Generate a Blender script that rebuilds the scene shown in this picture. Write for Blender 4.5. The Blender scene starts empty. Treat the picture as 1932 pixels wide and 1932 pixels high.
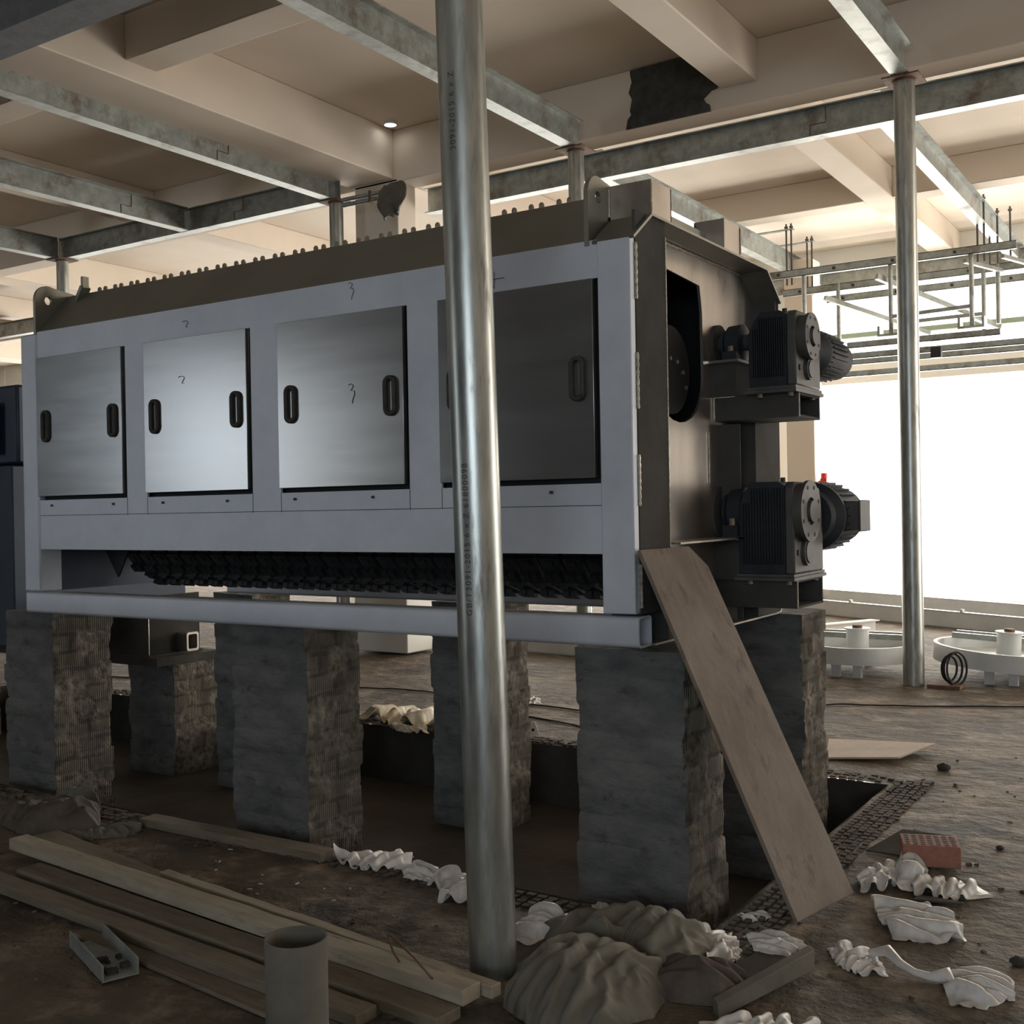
import bpy, bmesh, math, random
from mathutils import Vector, Matrix, noise
random.seed(7)
S = bpy.context.scene
COL = S.collection
PI = math.pi
# ------------------------------------------------------------------ camera
CAM_Z = 1.55
cd = bpy.data.cameras.new('camera'); cam = bpy.data.objects.new('camera', cd); COL.objects.link(cam)
R0 = Vector((0.8388680, 0.5440466, -0.0177146))
R1 = Vector((0.0129683, 0.0125596, 0.9998370))
R2 = Vector((-0.5441805, 0.8389610, -0.0034805))
M = Matrix((R0, R1, -R2)).transposed().to_4x4(); M.translation = (0, 0, CAM_Z)
cam.matrix_world = M
cd.sensor_width = 36; cd.lens = 2111.03 / 1932 * 36; cd.clip_start = .05; cd.clip_end = 200
S.camera = cam
# ------------------------------------------------------------------ world, light, exposure
S.view_settings.view_transform = 'Standard'; S.view_settings.look = 'None'
S.view_settings.gamma = 1; S.view_settings.use_curve_mapping = False
S.view_settings.exposure = 0.0
W = bpy.data.worlds.new('sky'); S.world = W; W.use_nodes = True
W.node_tree.nodes['Background'].inputs[0].default_value = (.93, .97, 1, 1)
W.node_tree.nodes['Background'].inputs[1].default_value = 3.0


def area(name, loc, sx, sy, rot, L, col):
    l = bpy.data.lights.new(name, 'AREA'); l.shape = 'RECTANGLE'; l.size = sx; l.size_y = sy
    l.energy = L * PI * sx * sy; l.color = col
    o = bpy.data.objects.new(name, l); COL.objects.link(o); o.location = loc; o.rotation_euler = rot
    return o


BW = 19.0      # back wall
for i, (a, b) in enumerate([(-6.9, 1.2), (-14.5, -7.5), (-22, -15.1), (-29.5, -22.6)]):
    area('daylight_opening', ((a + b) / 2, BW + .7, 1.78), b - a, 3.5, (-PI / 2, 0, 0), 12 if a > -8 else 5.5, (1, .92, .80))
    area('daylight_clerestory', ((a + b) / 2, BW + .7, 4.6), b - a, 1.1, (-PI / 2, 0, 0), 7, (1, .95, .87))
# daylight from door and window openings behind and beside the camera
area('daylight_door', (-15.5, -6.2, 2.8), 1.3, 2.6, (PI / 2, 0, 0), 8.5, (.74, .86, 1))
area('daylight_window', (2.2, -6.2, 2.6), 5.0, 1.8, (PI / 2, 0, 0), 5.8, (.74, .86, 1))
area('daylight_window', (6.7, 13, 2.0), 8.0, 3.4, (0, PI / 2, 0), 6.5, (1, .90, .78))


# ------------------------------------------------------------------ materials
def _n(nt, t, **k):
    n = nt.nodes.new(t)
    for a, b in k.items():
        setattr(n, a, b)
    return n


def mat(name, c1, c2=None, scale=3, rough=.6, metal=0, bump=0, bscale=None, stretch=(1, 1, 1), detail=6,
        c3=None, c3scale=8, c3lo=.62, c3hi=.7, rvar=0, kind=None, lo=.35, hi=.65, bdist=.02, trans=0, spec=None):
    m = bpy.data.materials.new(name); m.use_nodes = True; nt = m.node_tree
    p = nt.nodes['Principled BSDF']
    tc = _n(nt, 'ShaderNodeTexCoord'); mp = _n(nt, 'ShaderNodeMapping'); mp.inputs['Scale'].default_value = stretch
    nt.links.new(tc.outputs['Object'], mp.inputs[0])
    L = nt.links.new
    c2 = c2 or c1
    nz = _n(nt, 'ShaderNodeTexNoise'); nz.inputs['Scale'].default_value = scale; nz.inputs['Detail'].default_value = detail
    nz.inputs['Roughness'].default_value = .65
    L(mp.outputs[0], nz.inputs['Vector'])
    rp = _n(nt, 'ShaderNodeMapRange'); rp.inputs['From Min'].default_value = lo; rp.inputs['From Max'].default_value = hi
    L(nz.outputs['Fac'], rp.inputs['Value'])
    mx = _n(nt, 'ShaderNodeMix', data_type='RGBA')
    mx.inputs[6].default_value = (*c1, 1); mx.inputs[7].default_value = (*c2, 1)
    L(rp.outputs[0], mx.inputs[0])
    out = mx.outputs[2]
    if c3:
        n3 = _n(nt, 'ShaderNodeTexNoise'); n3.inputs['Scale'].default_value = c3scale; n3.inputs['Detail'].default_value = 8
        n3.inputs['Roughness'].default_value = .7
        L(mp.outputs[0], n3.inputs['Vector'])
        r3 = _n(nt, 'ShaderNodeMapRange'); r3.inputs['From Min'].default_value = c3lo; r3.inputs['From Max'].default_value = c3hi
        L(n3.outputs['Fac'], r3.inputs['Value'])
        m3 = _n(nt, 'ShaderNodeMix', data_type='RGBA'); m3.inputs[7].default_value = (*c3, 1)
        L(r3.outputs[0], m3.inputs[0]); L(out, m3.inputs[6]); out = m3.outputs[2]
        if metal:
            mm = _n(nt, 'ShaderNodeMapRange'); mm.inputs['To Min'].default_value = metal; mm.inputs['To Max'].default_value = 0
            L(r3.outputs[0], mm.inputs['Value']); L(mm.outputs[0], p.inputs['Metallic'])
    elif metal:
        p.inputs['Metallic'].default_value = metal
    L(out, p.inputs['Base Color'])
    p.inputs['Roughness'].default_value = rough
    if spec is not None: p.inputs['Specular IOR Level'].default_value = spec
    if rvar:
        rr = _n(nt, 'ShaderNodeMapRange'); rr.inputs['To Min'].default_value = rough - rvar; rr.inputs['To Max'].default_value = rough + rvar
        L(nz.outputs['Fac'], rr.inputs['Value']); L(rr.outputs[0], p.inputs['Roughness'])
    if bump:
        nb = _n(nt, 'ShaderNodeTexNoise'); nb.inputs['Scale'].default_value = bscale or scale * 4; nb.inputs['Detail'].default_value = 8
        nb.inputs['Roughness'].default_value = .6
        L(mp.outputs[0], nb.inputs['Vector'])
        b = _n(nt, 'ShaderNodeBump'); b.inputs['Strength'].default_value = bump; b.inputs['Distance'].default_value = bdist
        L(nb.outputs['Fac'], b.inputs['Height']); L(b.outputs[0], p.inputs['Normal'])
    if trans:
        p.inputs['Transmission Weight'].default_value = trans
    return m


MT = {}
MT['galv'] = mat('galvanised_steel', (.25, .265, .245), (.38, .40, .37), 9, .46, .6, .1, 30, c3=(.13, .1, .07), c3scale=3, c3lo=.52, c3hi=.7, rvar=.12, bdist=.003)
MT['pipe'] = mat('galvanised_pipe', (.33, .35, .33), (.5, .51, .47), 7, .34, .85, .12, 40, stretch=(3, 3, .5), c3=(.13, .115, .085), c3scale=5, c3lo=.55, c3hi=.72, rvar=.12, bdist=.002)
MT['steel'] = mat('pickled_steel', (.46, .485, .53), (.58, .605, .65), 1.6, .5, .3, .05, 60, c3=(.6, .64, .7), c3scale=1.7, c3lo=.6, c3hi=.78, rvar=.1, bdist=.002)
MT['door'] = mat('brushed_steel', (.25, .25, .245), (.29, .288, .28), 3, .25, .85, 0, stretch=(.5, 1, 5), rvar=.03)
MT['hood'] = mat('olive_steel', (.22, .215, .18), (.28, .27, .225), 2, .42, .7, .04, 30, rvar=.08, bdist=.002)
MT['endsteel'] = mat('smooth_mill_steel', (.42, .385, .34), (.55, .5, .45), 2.2, .3, .85, .06, 20, stretch=(2, 2, .7), rvar=.1, bdist=.002)
MT['darksteel'] = mat('dark_steel', (.05, .048, .044), (.075, .072, .066), 3, .85, 0, .05, 30, spec=.12)
MT['cutter'] = mat('black_cutter_steel', (.018, .02, .022), (.04, .042, .045), 8, .45, .5, .1, 60)
MT['cast'] = mat('dark_cast_iron', (.016, .02, .024), (.03, .034, .04), 5, .65, 0, .12, 50, bdist=.004, spec=.25)
MT['castlight'] = mat('dusty_cast_iron', (.055, .054, .05), (.09, .087, .08), 6, .6, .2, .12, 50, bdist=.003)
MT['weld'] = mat('weld_bead', (.35, .33, .28), (.7, .66, .56), 60, .35, .8, .6, 90, bdist=.004)
MT['dark'] = mat('dark_void', (.006, .007, .008), rough=.8)  # near-black, mostly standing in for shade inside gaps and holes
MT['handle'] = mat('dull_iron', (.035, .032, .03), (.06, .055, .045), 20, .65, .3)
MT['rust'] = mat('rusty_steel', (.12, .06, .035), (.2, .12, .08), 14, .8, .1, .3, 40)
MT['bolt'] = mat('zinc_bolt', (.25, .2, .15), (.4, .36, .3), 30, .45, .7)
MT['paint'] = mat('cream_wall_paint', (.66, .575, .48), (.71, .62, .52), .8, .8, 0, .04, 20)
MT['bare'] = mat('bare_concrete', (.035, .037, .03), (.075, .075, .065), 9, .95, 0, .5, 30, c3=(.16, .16, .15), c3scale=14, c3lo=.66, c3hi=.74)
MT['bright_paint'] = mat('white_wall_paint', (.75, .73, .68), rough=.8)
MT['floor'] = mat('dirty_floor', (.040, .033, .024), (.16, .122, .082), 1.3, .78, 0, 1.0, 6, detail=12, c3=(.31, .24, .17), c3scale=3.1, c3lo=.5, c3hi=.7, bdist=.05, spec=.35)
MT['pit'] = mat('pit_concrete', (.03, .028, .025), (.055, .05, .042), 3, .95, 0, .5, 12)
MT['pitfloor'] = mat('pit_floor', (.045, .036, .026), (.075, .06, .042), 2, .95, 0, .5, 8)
MT['mortar'] = mat('smeared_mortar', (.07, .073, .073), (.16, .158, .148), 3.2, .95, 0, .9, 14, stretch=(1, 1, 1.8), c3=(.05, .047, .042), c3scale=5, c3lo=.55, c3hi=.68, bdist=.02)
MT['wood'] = mat('weathered_timber', (.12, .10, .07), (.19, .157, .108), 4, .85, 0, .4, 18, stretch=(1, 6, 6), c3=(.11, .085, .055), c3scale=2.5, c3lo=.56, c3hi=.72, bdist=.006)
MT['palewood'] = mat('pale_timber', (.27, .23, .165), (.37, .32, .235), 4, .85, 0, .4, 18, stretch=(1, 6, 6), c3=(.14, .11, .075), c3scale=3, c3lo=.58, c3hi=.7, bdist=.006)
MT['ply'] = mat('dusty_plywood', (.14, .108, .082), (.215, .175, .138), 4, .8, 0, .2, 30, stretch=(1, 1, .5), c3=(.09, .062, .045), c3scale=9, c3lo=.54, c3hi=.68)
MT['plypale'] = mat('pale_plywood', (.4, .31, .24), (.5, .4, .31), 3, .8, 0, .15, 30)
MT['sack'] = mat('woven_sackcloth', (.10, .092, .072), (.155, .142, .11), 5, .85, 0, .25, 90, bdist=.003)
MT['sackdark'] = mat('dirty_sackcloth', (.06, .048, .038), (.11, .09, .07), 6, .9, 0, .3, 60)
MT['film'] = mat('white_plastic_film', (.5, .47, .43), (.78, .75, .71), 9, .5, 0, .2, 40, bdist=.004, trans=.12, spec=.4)
MT['foam'] = mat('yellowed_plastic_film', (.5, .42, .3), (.75, .66, .5), 12, .5, 0, .4, 40)
MT['card'] = mat('grey_board', (.05, .045, .038), (.085, .078, .065), 5, .85)
MT['whitepaint'] = mat('grey_white_paint', (.58, .6, .59), (.68, .69, .67), 3, .5)
MT['brick'] = mat('red_hollow_brick', (.26, .11, .075), (.36, .17, .12), 12, .9, 0, .4, 50)
MT['rubber'] = mat('black_rubber', (.012, .012, .012), rough=.6)
MT['green'] = mat('green_paint', (.3, .38, .28), rough=.6)
MT['red'] = mat('red_paint', (.6, .04, .03), rough=.5)
MT['blue'] = mat('dark_blue_steel', (.018, .026, .045), (.03, .045, .065), 2, .45, .3)
MT['greywall'] = mat('unpainted_grey_wall', (.05, .053, .056), (.07, .073, .076), 1.5, .9)
MT['ribs'] = mat('cast_floor_ribs', (.045, .035, .026), (.09, .07, .05), 5, .95, 0, .5, 20)
MT['primer'] = mat('grey_primer', (.10, .107, .115), (.15, .157, .165), 6, .75, 0, .1, 30, c3=(.1, .1, .1), c3scale=4, c3lo=.6, c3hi=.75)
MT['ink'] = mat('black_ink', (.06, .06, .06), rough=.7)
MT['brown'] = mat('brown_painted_steel', (.1, .045, .025), (.16, .08, .05), 10, .7)


def brick_side():
    m = bpy.data.materials.new('broken_hollow_brick'); m.use_nodes = True; nt = m.node_tree; L = nt.links.new
    p = nt.nodes['Principled BSDF']; p.inputs['Roughness'].default_value = .95
    tc = _n(nt, 'ShaderNodeTexCoord')
    sp = _n(nt, 'ShaderNodeSeparateXYZ'); L(tc.outputs['Object'], sp.inputs[0])
    ad = _n(nt, 'ShaderNodeMath', operation='ADD'); L(sp.outputs[0], ad.inputs[0]); L(sp.outputs[1], ad.inputs[1])
    cb = _n(nt, 'ShaderNodeCombineXYZ'); L(ad.outputs[0], cb.inputs[0]); L(sp.outputs[2], cb.inputs[1])
    dn = _n(nt, 'ShaderNodeTexNoise'); dn.inputs['Scale'].default_value = 5; L(tc.outputs['Object'], dn.inputs['Vector'])
    ds = _n(nt, 'ShaderNodeVectorMath', operation='MULTIPLY_ADD'); ds.inputs[1].default_value = (.09, .06, 0); L(dn.outputs['Color'], ds.inputs[0]); L(cb.outputs[0], ds.inputs[2])
    br = _n(nt, 'ShaderNodeTexBrick'); L(ds.outputs[0], br.inputs[0])
    br.inputs['Color1'].default_value = (.19, .165, .12, 1); br.inputs['Color2'].default_value = (.14, .105, .08, 1)
    br.inputs['Mortar'].default_value = (.085, .075, .06, 1); br.inputs['Scale'].default_value = 1
    br.inputs['Brick Width'].default_value = .21; br.inputs['Row Height'].default_value = .105; br.inputs['Mortar Size'].default_value = .014
    br.inputs['Mortar Smooth'].default_value = .4
    nz = _n(nt, 'ShaderNodeTexNoise'); nz.inputs['Scale'].default_value = 7; nz.inputs['Detail'].default_value = 8
    L(tc.outputs['Object'], nz.inputs['Vector'])
    mr = _n(nt, 'ShaderNodeMapRange'); mr.inputs['From Min'].default_value = .42; mr.inputs['From Max'].default_value = .54
    L(nz.outputs['Fac'], mr.inputs['Value'])
    vo = _n(nt, 'ShaderNodeTexVoronoi'); vo.inputs['Scale'].default_value = 22; L(tc.outputs['Object'], vo.inputs['Vector'])
    cr = _n(nt, 'ShaderNodeMix', data_type='RGBA'); cr.inputs[6].default_value = (.05, .042, .032, 1); cr.inputs[7].default_value = (.24, .21, .165, 1)
    L(vo.outputs['Distance'], cr.inputs[0])
    mx = _n(nt, 'ShaderNodeMix', data_type='RGBA'); L(mr.outputs[0], mx.inputs[0]); L(br.outputs['Color'], mx.inputs[6]); L(cr.outputs[2], mx.inputs[7])
    L(mx.outputs[2], p.inputs['Base Color'])
    wv = _n(nt, 'ShaderNodeTexWave'); wv.inputs['Scale'].default_value = 22; wv.bands_direction = 'X'; wv.inputs['Distortion'].default_value = .5
    L(cb.outputs[0], wv.inputs['Vector'])
    iv = _n(nt, 'ShaderNodeMath', operation='SUBTRACT'); iv.inputs[0].default_value = 1; L(mr.outputs[0], iv.inputs[1])
    w2 = _n(nt, 'ShaderNodeMath', operation='MULTIPLY'); L(wv.outputs['Fac'], w2.inputs[0]); L(iv.outputs[0], w2.inputs[1])
    n2 = _n(nt, 'ShaderNodeTexNoise'); n2.inputs['Scale'].default_value = 18; n2.inputs['Detail'].default_value = 6; L(tc.outputs['Object'], n2.inputs['Vector'])
    a2 = _n(nt, 'ShaderNodeMath', operation='MULTIPLY_ADD'); a2.inputs[1].default_value = 2.2; L(n2.outputs['Fac'], a2.inputs[0]); L(w2.outputs[0], a2.inputs[2])
    b = _n(nt, 'ShaderNodeBump'); b.inputs['Strength'].default_value = 1; b.inputs['Distance'].default_value = .02
    L(a2.outputs[0], b.inputs['Height']); L(b.outputs[0], p.inputs['Normal'])
    return m


MT['brickside'] = brick_side()


# ------------------------------------------------------------------ helpers
def tag(o, label=None, cat=None, group=None, kind=None):
    if label: o['label'] = label
    if cat: o['category'] = cat
    if group: o['group'] = group
    if kind: o['kind'] = kind
    return o


def thing(name, label, cat, loc, group=None):
    o = bpy.data.objects.new(name, None); COL.objects.link(o); o.location = loc; o.empty_display_size = .1
    o['o'] = 0; del o['o']
    return tag(o, label, cat, group)


class MB:
    def __init__(s): s.v = []; s.f = []; s.mi = []; s.cur = 0

    def add(s, vs, fs):
        b = len(s.v); s.v += [tuple(v) for v in vs]; s.f += [tuple(b + i for i in f) for f in fs]; s.mi += [s.cur] * len(fs); return s

    def box(s, x0, x1, y0, y1, z0, z1, m=None):
        vs = [Vector(c) for c in ((x0, y0, z0), (x1, y0, z0), (x1, y1, z0), (x0, y1, z0), (x0, y0, z1), (x1, y0, z1), (x1, y1, z1), (x0, y1, z1))]
        if m: vs = [m @ v for v in vs]
        return s.add(vs, [(0, 3, 2, 1), (4, 5, 6, 7), (0, 1, 5, 4), (1, 2, 6, 5), (2, 3, 7, 6), (3, 0, 4, 7)])

    def prism(s, pts, ax, a, b, m=None):
        """closed 2-D polygon pts extruded along axis ax from a to b"""
        def P(u, v, w): return {'X': Vector((w, u, v)), 'Y': Vector((u, w, v)), 'Z': Vector((u, v, w))}[ax]
        n = len(pts); vs = [P(u, v, a) for u, v in pts] + [P(u, v, b) for u, v in pts]
        if m: vs = [m @ v for v in vs]
        return s.add(vs, [tuple(range(n - 1, -1, -1)), tuple(range(n, 2 * n))] + [(i, (i + 1) % n, n + (i + 1) % n, n + i) for i in range(n)])

    def cyl(s, p0, p1, r, n=24, r1=None, caps=True):
        p0 = Vector(p0); p1 = Vector(p1); d = (p1 - p0).normalized(); u = d.orthogonal().normalized(); w = d.cross(u)
        r1 = r if r1 is None else r1
        vs = []
        for p, rr in ((p0, r), (p1, r1)):
            vs += [p + (u * math.cos(2 * PI * i / n) + w * math.sin(2 * PI * i / n)) * rr for i in range(n)]
        fs = [(i, (i + 1) % n, n + (i + 1) % n, n + i) for i in range(n)]
        if caps: fs += [tuple(range(n - 1, -1, -1)), tuple(range(n, 2 * n))]
        return s.add(vs, fs)

    def hollow(s, p0, p1, r, ri, n=40):
        p0 = Vector(p0); p1 = Vector(p1); d = (p1 - p0).normalized(); u = d.orthogonal().normalized(); w = d.cross(u); vs = []
        for p, rr in ((p0, r), (p1, r), (p1, ri), (p0, ri)):
            vs += [p + (u * math.cos(2 * PI * i / n) + w * math.sin(2 * PI * i / n)) * rr for i in range(n)]
        fs = []
        for k in range(4):
            a = k * n; b = ((k + 1) % 4) * n
            fs += [(a + i, a + (i + 1) % n, b + (i + 1) % n, b + i) for i in range(n)]
        return s.add(vs, fs)

    def tube(s, pts, r, n=8, rs=None, closed=False):
        pts = [Vector(p) for p in pts]; N = len(pts); vs = []; up = None
        for i, p in enumerate(pts):
            if closed: d = pts[(i + 1) % N] - pts[i - 1]
            else: d = pts[min(i + 1, N - 1)] - pts[max(i - 1, 0)]
            d.normalize()
            if up is None: up = d.orthogonal().normalized()
            up = (up - d * up.dot(d)).normalized(); w = d.cross(up); rr = rs[i] if rs else r
            vs += [p + (up * math.cos(2 * PI * k / n) + w * math.sin(2 * PI * k / n)) * rr for k in range(n)]
        fs = []
        for i in range(N if closed else N - 1):
            a = i * n; b = ((i + 1) % N) * n
            fs += [(a + k, a + (k + 1) % n, b + (k + 1) % n, b + k) for k in range(n)]
        if not closed: fs += [tuple(range(n - 1, -1, -1)), tuple((N - 1) * n + k for k in range(n))]
        return s.add(vs, fs)

    def lathe(s, c, ax, prof, n=40):
        """prof = list of (offset along axis, radius)"""
        c = Vector(c); d = {'X': Vector((1, 0, 0)), 'Y': Vector((0, 1, 0)), 'Z': Vector((0, 0, 1))}[ax]; u = d.orthogonal().normalized(); w = d.cross(u); vs = []
        for t, r in prof: vs += [c + d * t + (u * math.cos(2 * PI * i / n) + w * math.sin(2 * PI * i / n)) * max(r, .0005) for i in range(n)]
        fs = []
        for k in range(len(prof) - 1):
            a = k * n; b = a + n; fs += [(a + i, a + (i + 1) % n, b + (i + 1) % n, b + i) for i in range(n)]
        fs += [tuple(range(n - 1, -1, -1)), tuple((len(prof) - 1) * n + i for i in range(n))]
        return s.add(vs, fs)

    def build(s, name, m, parent=None, bevel=0, sharp=35, label=None, kind=None, segs=2):
        off = Vector((0, 0, 0)); q = parent
        while q is not None: off += q.location; q = q.parent
        if parent is None and s.v:      # a thing that is one mesh: origin at its base
            xs = [v[0] for v in s.v]; ys = [v[1] for v in s.v]; zs = [v[2] for v in s.v]
            off = Vector(((min(xs) + max(xs)) / 2, (min(ys) + max(ys)) / 2, min(zs)))
        me = bpy.data.meshes.new(name); me.from_pydata([Vector(v) - off for v in s.v], [], s.f)
        for mm in (m if isinstance(m, (list, tuple)) else [m]): me.materials.append(MT[mm])
        for p, i in zip(me.polygons, s.mi): p.material_index = i
        bm = bmesh.new(); bm.from_mesh(me); bmesh.ops.recalc_face_normals(bm, faces=bm.faces)
        for f in bm.faces: f.smooth = True
        ca = math.radians(sharp)
        for e in bm.edges:
            if len(e.link_faces) == 2 and e.calc_face_angle(0) > ca: e.smooth = False
        bm.to_mesh(me); bm.free()
        o = bpy.data.objects.new(name, me); COL.objects.link(o)
        if parent is not None: o.parent = parent
        else: o.location = off
        if bevel:
            b = o.modifiers.new('bevel', 'BEVEL'); b.width = bevel; b.segments = segs; b.limit_method = 'ANGLE'; b.angle_limit = math.radians(40)
        if label: o['label'] = label
        if kind: o['kind'] = kind
        return o


def copy_tree(o, parent=None, shift=None):
    c = o.copy(); COL.objects.link(c)
    if parent is not None: c.parent = parent
    if shift is not None: c.location = o.location + Vector(shift)
    for ch in [q for q in ALLCH(o)]: copy_tree(ch, c)
    return c


def ALLCH(o): return list(o.children)


def nse(x, y, z=0, s=1.0): return noise.noise(Vector((x * s, y * s, z * s)))


# ================================================================== THE SETTING
PX0, PX1, PY0, PY1, PZ = -9.5, -1.62, 3.81, 6.22, -.38


def ground(x, y):
    return .012 * nse(x, y, 3, 1.3) + .006 * nse(x, y, 9, 5) + .003 * nse(x, y, 1, 17)


def floor_mesh():
    xs = []; x = -32.0
    cuts = [-32, -20, -12, PX0]
    xs = [-32, -26, -20, -16, -12, PX0]
    x = PX0
    n = int((PX1 - PX0) / .06)
    xs += [PX0 + (PX1 - PX0) * i / n for i in range(1, n + 1)]
    n = 60; xs += [PX1 + (2.0 - PX1) * i / n for i in range(1, n + 1)]
    xs += [3.5, 5, 7.6]
    ys = [-7, -4, -2, 0, 1, 1.5]
    n = 42; ys += [1.5 + (PY0 - 1.5) * i / n for i in range(1, n + 1)]
    n = 30; ys += [PY0 + (PY1 - PY0) * i / n for i in range(1, n + 1)]
    n = 70; ys += [PY1 + (12 - PY1) * i / n for i in range(1, n + 1)]
    ys += [13, 14, 15, 16, 17, 18, BW]
    b = MB(); W_ = len(xs)
    for yy in ys:
        for xx in xs:
            e = min(max((xx + 9) / 1, 0), 1) * min(max((2 - xx) / 1, 0), 1) * min(max((yy - 1.5) / .8, 0), 1) * min(max((12 - yy) / 1, 0), 1)
            b.v.append((xx, yy, ground(xx, yy) * e))
    for j in range(len(ys) - 1):
        for i in range(W_ - 1):
            cx = (xs[i] + xs[i + 1]) / 2; cy = (ys[j] + ys[j + 1]) / 2
            if PX0 < cx < PX1 and PY0 < cy < PY1: continue
            b.f.append((j * W_ + i, j * W_ + i + 1, (j + 1) * W_ + i + 1, (j + 1) * W_ + i)); b.mi.append(0)
    b.cur = 1
    # pit walls
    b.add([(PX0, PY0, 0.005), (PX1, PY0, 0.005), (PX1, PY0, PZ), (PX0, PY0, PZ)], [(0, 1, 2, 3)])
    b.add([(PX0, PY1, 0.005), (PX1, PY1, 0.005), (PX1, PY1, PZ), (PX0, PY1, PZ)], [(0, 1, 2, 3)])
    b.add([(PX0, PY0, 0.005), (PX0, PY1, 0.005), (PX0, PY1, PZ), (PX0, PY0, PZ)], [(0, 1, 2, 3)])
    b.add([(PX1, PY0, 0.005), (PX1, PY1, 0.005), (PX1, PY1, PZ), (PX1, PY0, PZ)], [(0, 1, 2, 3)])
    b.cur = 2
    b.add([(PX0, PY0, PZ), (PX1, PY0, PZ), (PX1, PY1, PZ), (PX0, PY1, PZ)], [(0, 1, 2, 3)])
    off = Vector((0, 0, 0))
    me = bpy.data.meshes.new('floor'); me.from_pydata(b.v, [], b.f)
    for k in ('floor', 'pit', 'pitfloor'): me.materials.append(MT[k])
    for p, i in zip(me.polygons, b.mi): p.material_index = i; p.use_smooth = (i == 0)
    o = bpy.data.objects.new('floor', me); COL.objects.link(o); o['kind'] = 'structure'
    return o


floor_mesh()
# ribbed edge strip cast round the pit
b = MB(); w = .17
x = PX0
while x < PX1 + w:
    for k in range(4):
        if random.random() < .3: continue
        b.box(x, x + .034 + random.uniform(-.006, .006), PY0 - .035 - k * .038 - .024, PY0 - .03 - k * .038, -.01, .007 + random.uniform(0, .006))
        b.box(x, x + .034 + random.uniform(-.006, .006), PY1 + .03 + k * .038, PY1 + .03 + .028 + k * .038, -.01, .009 + random.uniform(0, .006))
    x += .05
y = PY0
while y < PY1:
    for k in range(5):
        b.box(PX1 + .03 + k * .038, PX1 + .055 + k * .038 + random.uniform(-.004, .006), y, y + .034, -.01, .007 + random.uniform(0, .006))
    y += .05
b.build('trim_1', 'ribs', kind='structure')

# slab and painted concrete beams
SZ = 5.85
b = MB(); b.box(-32, 7.6, -7, BW + .4, SZ, SZ + .2); b.build('ceiling', 'paint', kind='structure')
k = 2


def cbeam(x0, x1, y0, y1, z0):
    global k
    q = MB(); q.box(x0, x1, y0, y1, z0, SZ); q.build('trim_%d' % k, 'paint', kind='structure', bevel=.012); k += 1


cbeam(-32, 7.5, 9.95, 10.28, 5.262)          # main girder on the column line
cbeam(-8.62, -7.97, -7, 9.95, 5.30)           # main beam towards the camera
cbeam(-8.62, -7.97, 10.28, BW, 5.30)
for X in (-4.03, .1, -12.4, -20.4):
    cbeam(X, X + .36, -7, 9.95, 5.457); cbeam(X, X + .36, 10.28, BW, 5.457)
for X in (-16.7, -25,):
    cbeam(X, X + .6, -7, BW, 5.30)
for Y in (6.30, 1.8, 14.75):
    for (xa, xb) in ((-32, -8.62), (-7.97, -4.03), (-3.67, 7.5)):
        cbeam(xa, xb, Y, Y + .34, 5.458)
# scaffold holes / bare patch where plaster was left out
P = [(-4.967, 5.80), (-4.95, 5.72), (-4.985, 5.62), (-4.95, 5.55), (-4.975, 5.44), (-4.96, 5.40), (-5.0, 5.36), (-5.02, 5.268), (-4.13, 5.268), (-4.14, 5.33), (-4.18, 5.36), (-4.20, 5.40), (-4.12, 5.46), (-4.06, 5.47), (-4.04, 5.55), (-4.05, 5.845), (-4.967, 5.835)]
b = MB(); b.prism(P, 'Y', 9.93, 9.97); o = b.build('trim_%d' % k, 'bare', kind='structure'); k += 1
# columns
for (x0, x1, y0, y1) in ((-8.55, -7.92, 9.95, 10.28), (-16.9, -16.3, 9.95, 10.3), (-25, -24.4, 9.95, 10.3), (2.5, 3.1, 9.95, 10.3)):
    b = MB(); b.box(x0, x1, y0, y1, 0, 5.3); b.build('trim_%d' % k, 'paint', kind='structure', bevel=.01); k += 1
b = MB(); b.box(-8.1, -7.378, 9.298, 9.93, 0.03, 1.9); o = b.build('trim_%d' % k, 'bright_paint', kind='structure', bevel=.01); k += 1
# back wall piers, lintel and transom; side and rear walls with openings
b = MB()
for (a, c) in ((1.2, 7.6), (-7.5, -6.55), (-15.1, -14.5), (-22.6, -22.0), (-32, -29.5)): b.box(a, c, BW - .03, BW + .33, 0, SZ - .001)
b.box(-32, 7.6, BW, BW + .35, 3.55, 4.05); b.box(-32, 7.6, BW, BW + .35, 5.15, SZ - .002)
b.build('wall_back', 'bright_paint', kind='structure')
b = MB(); b.box(-5.86, -5.42, 16.9, 17.3, 0, 5.3); b.build('trim_%d' % k, 'paint', kind='structure', bevel=.01); k += 1
b = MB(); b.box(-32.3, -32, -7, BW, 0, SZ); b.build('wall_left', 'greywall', kind='structure')
b = MB()
b.box(7.4, 7.7, -7, 8.8, 0, SZ); b.box(7.4, 7.7, 17.2, BW, 0, SZ); b.box(7.4, 7.7, 8.8, 17.2, 3.9, SZ)
b.build('wall_right', 'paint', kind='structure')
b = MB()
b.box(-32, -16.3, -7, -6.7, 0, SZ); b.box(-16.3, -13.2, -7, -6.7, 4.15, SZ); b.box(-13.2, -.4, -7, -6.7, 0, SZ)
b.box(-.4, 4.8, -7, -6.7, 0, 1.6); b.box(-.4, 4.8, -7, -6.7, 3.6, SZ); b.box(4.8, 7.6, -7, -6.7, 0, SZ)
b.build('wall_rear', 'greywall', kind='structure')
b = MB(); b.box(-29, 1.2, BW - .12, BW - .04, 4.30, 4.38); b.build('trim_%d' % k, 'green', kind='structure'); k += 1

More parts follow.
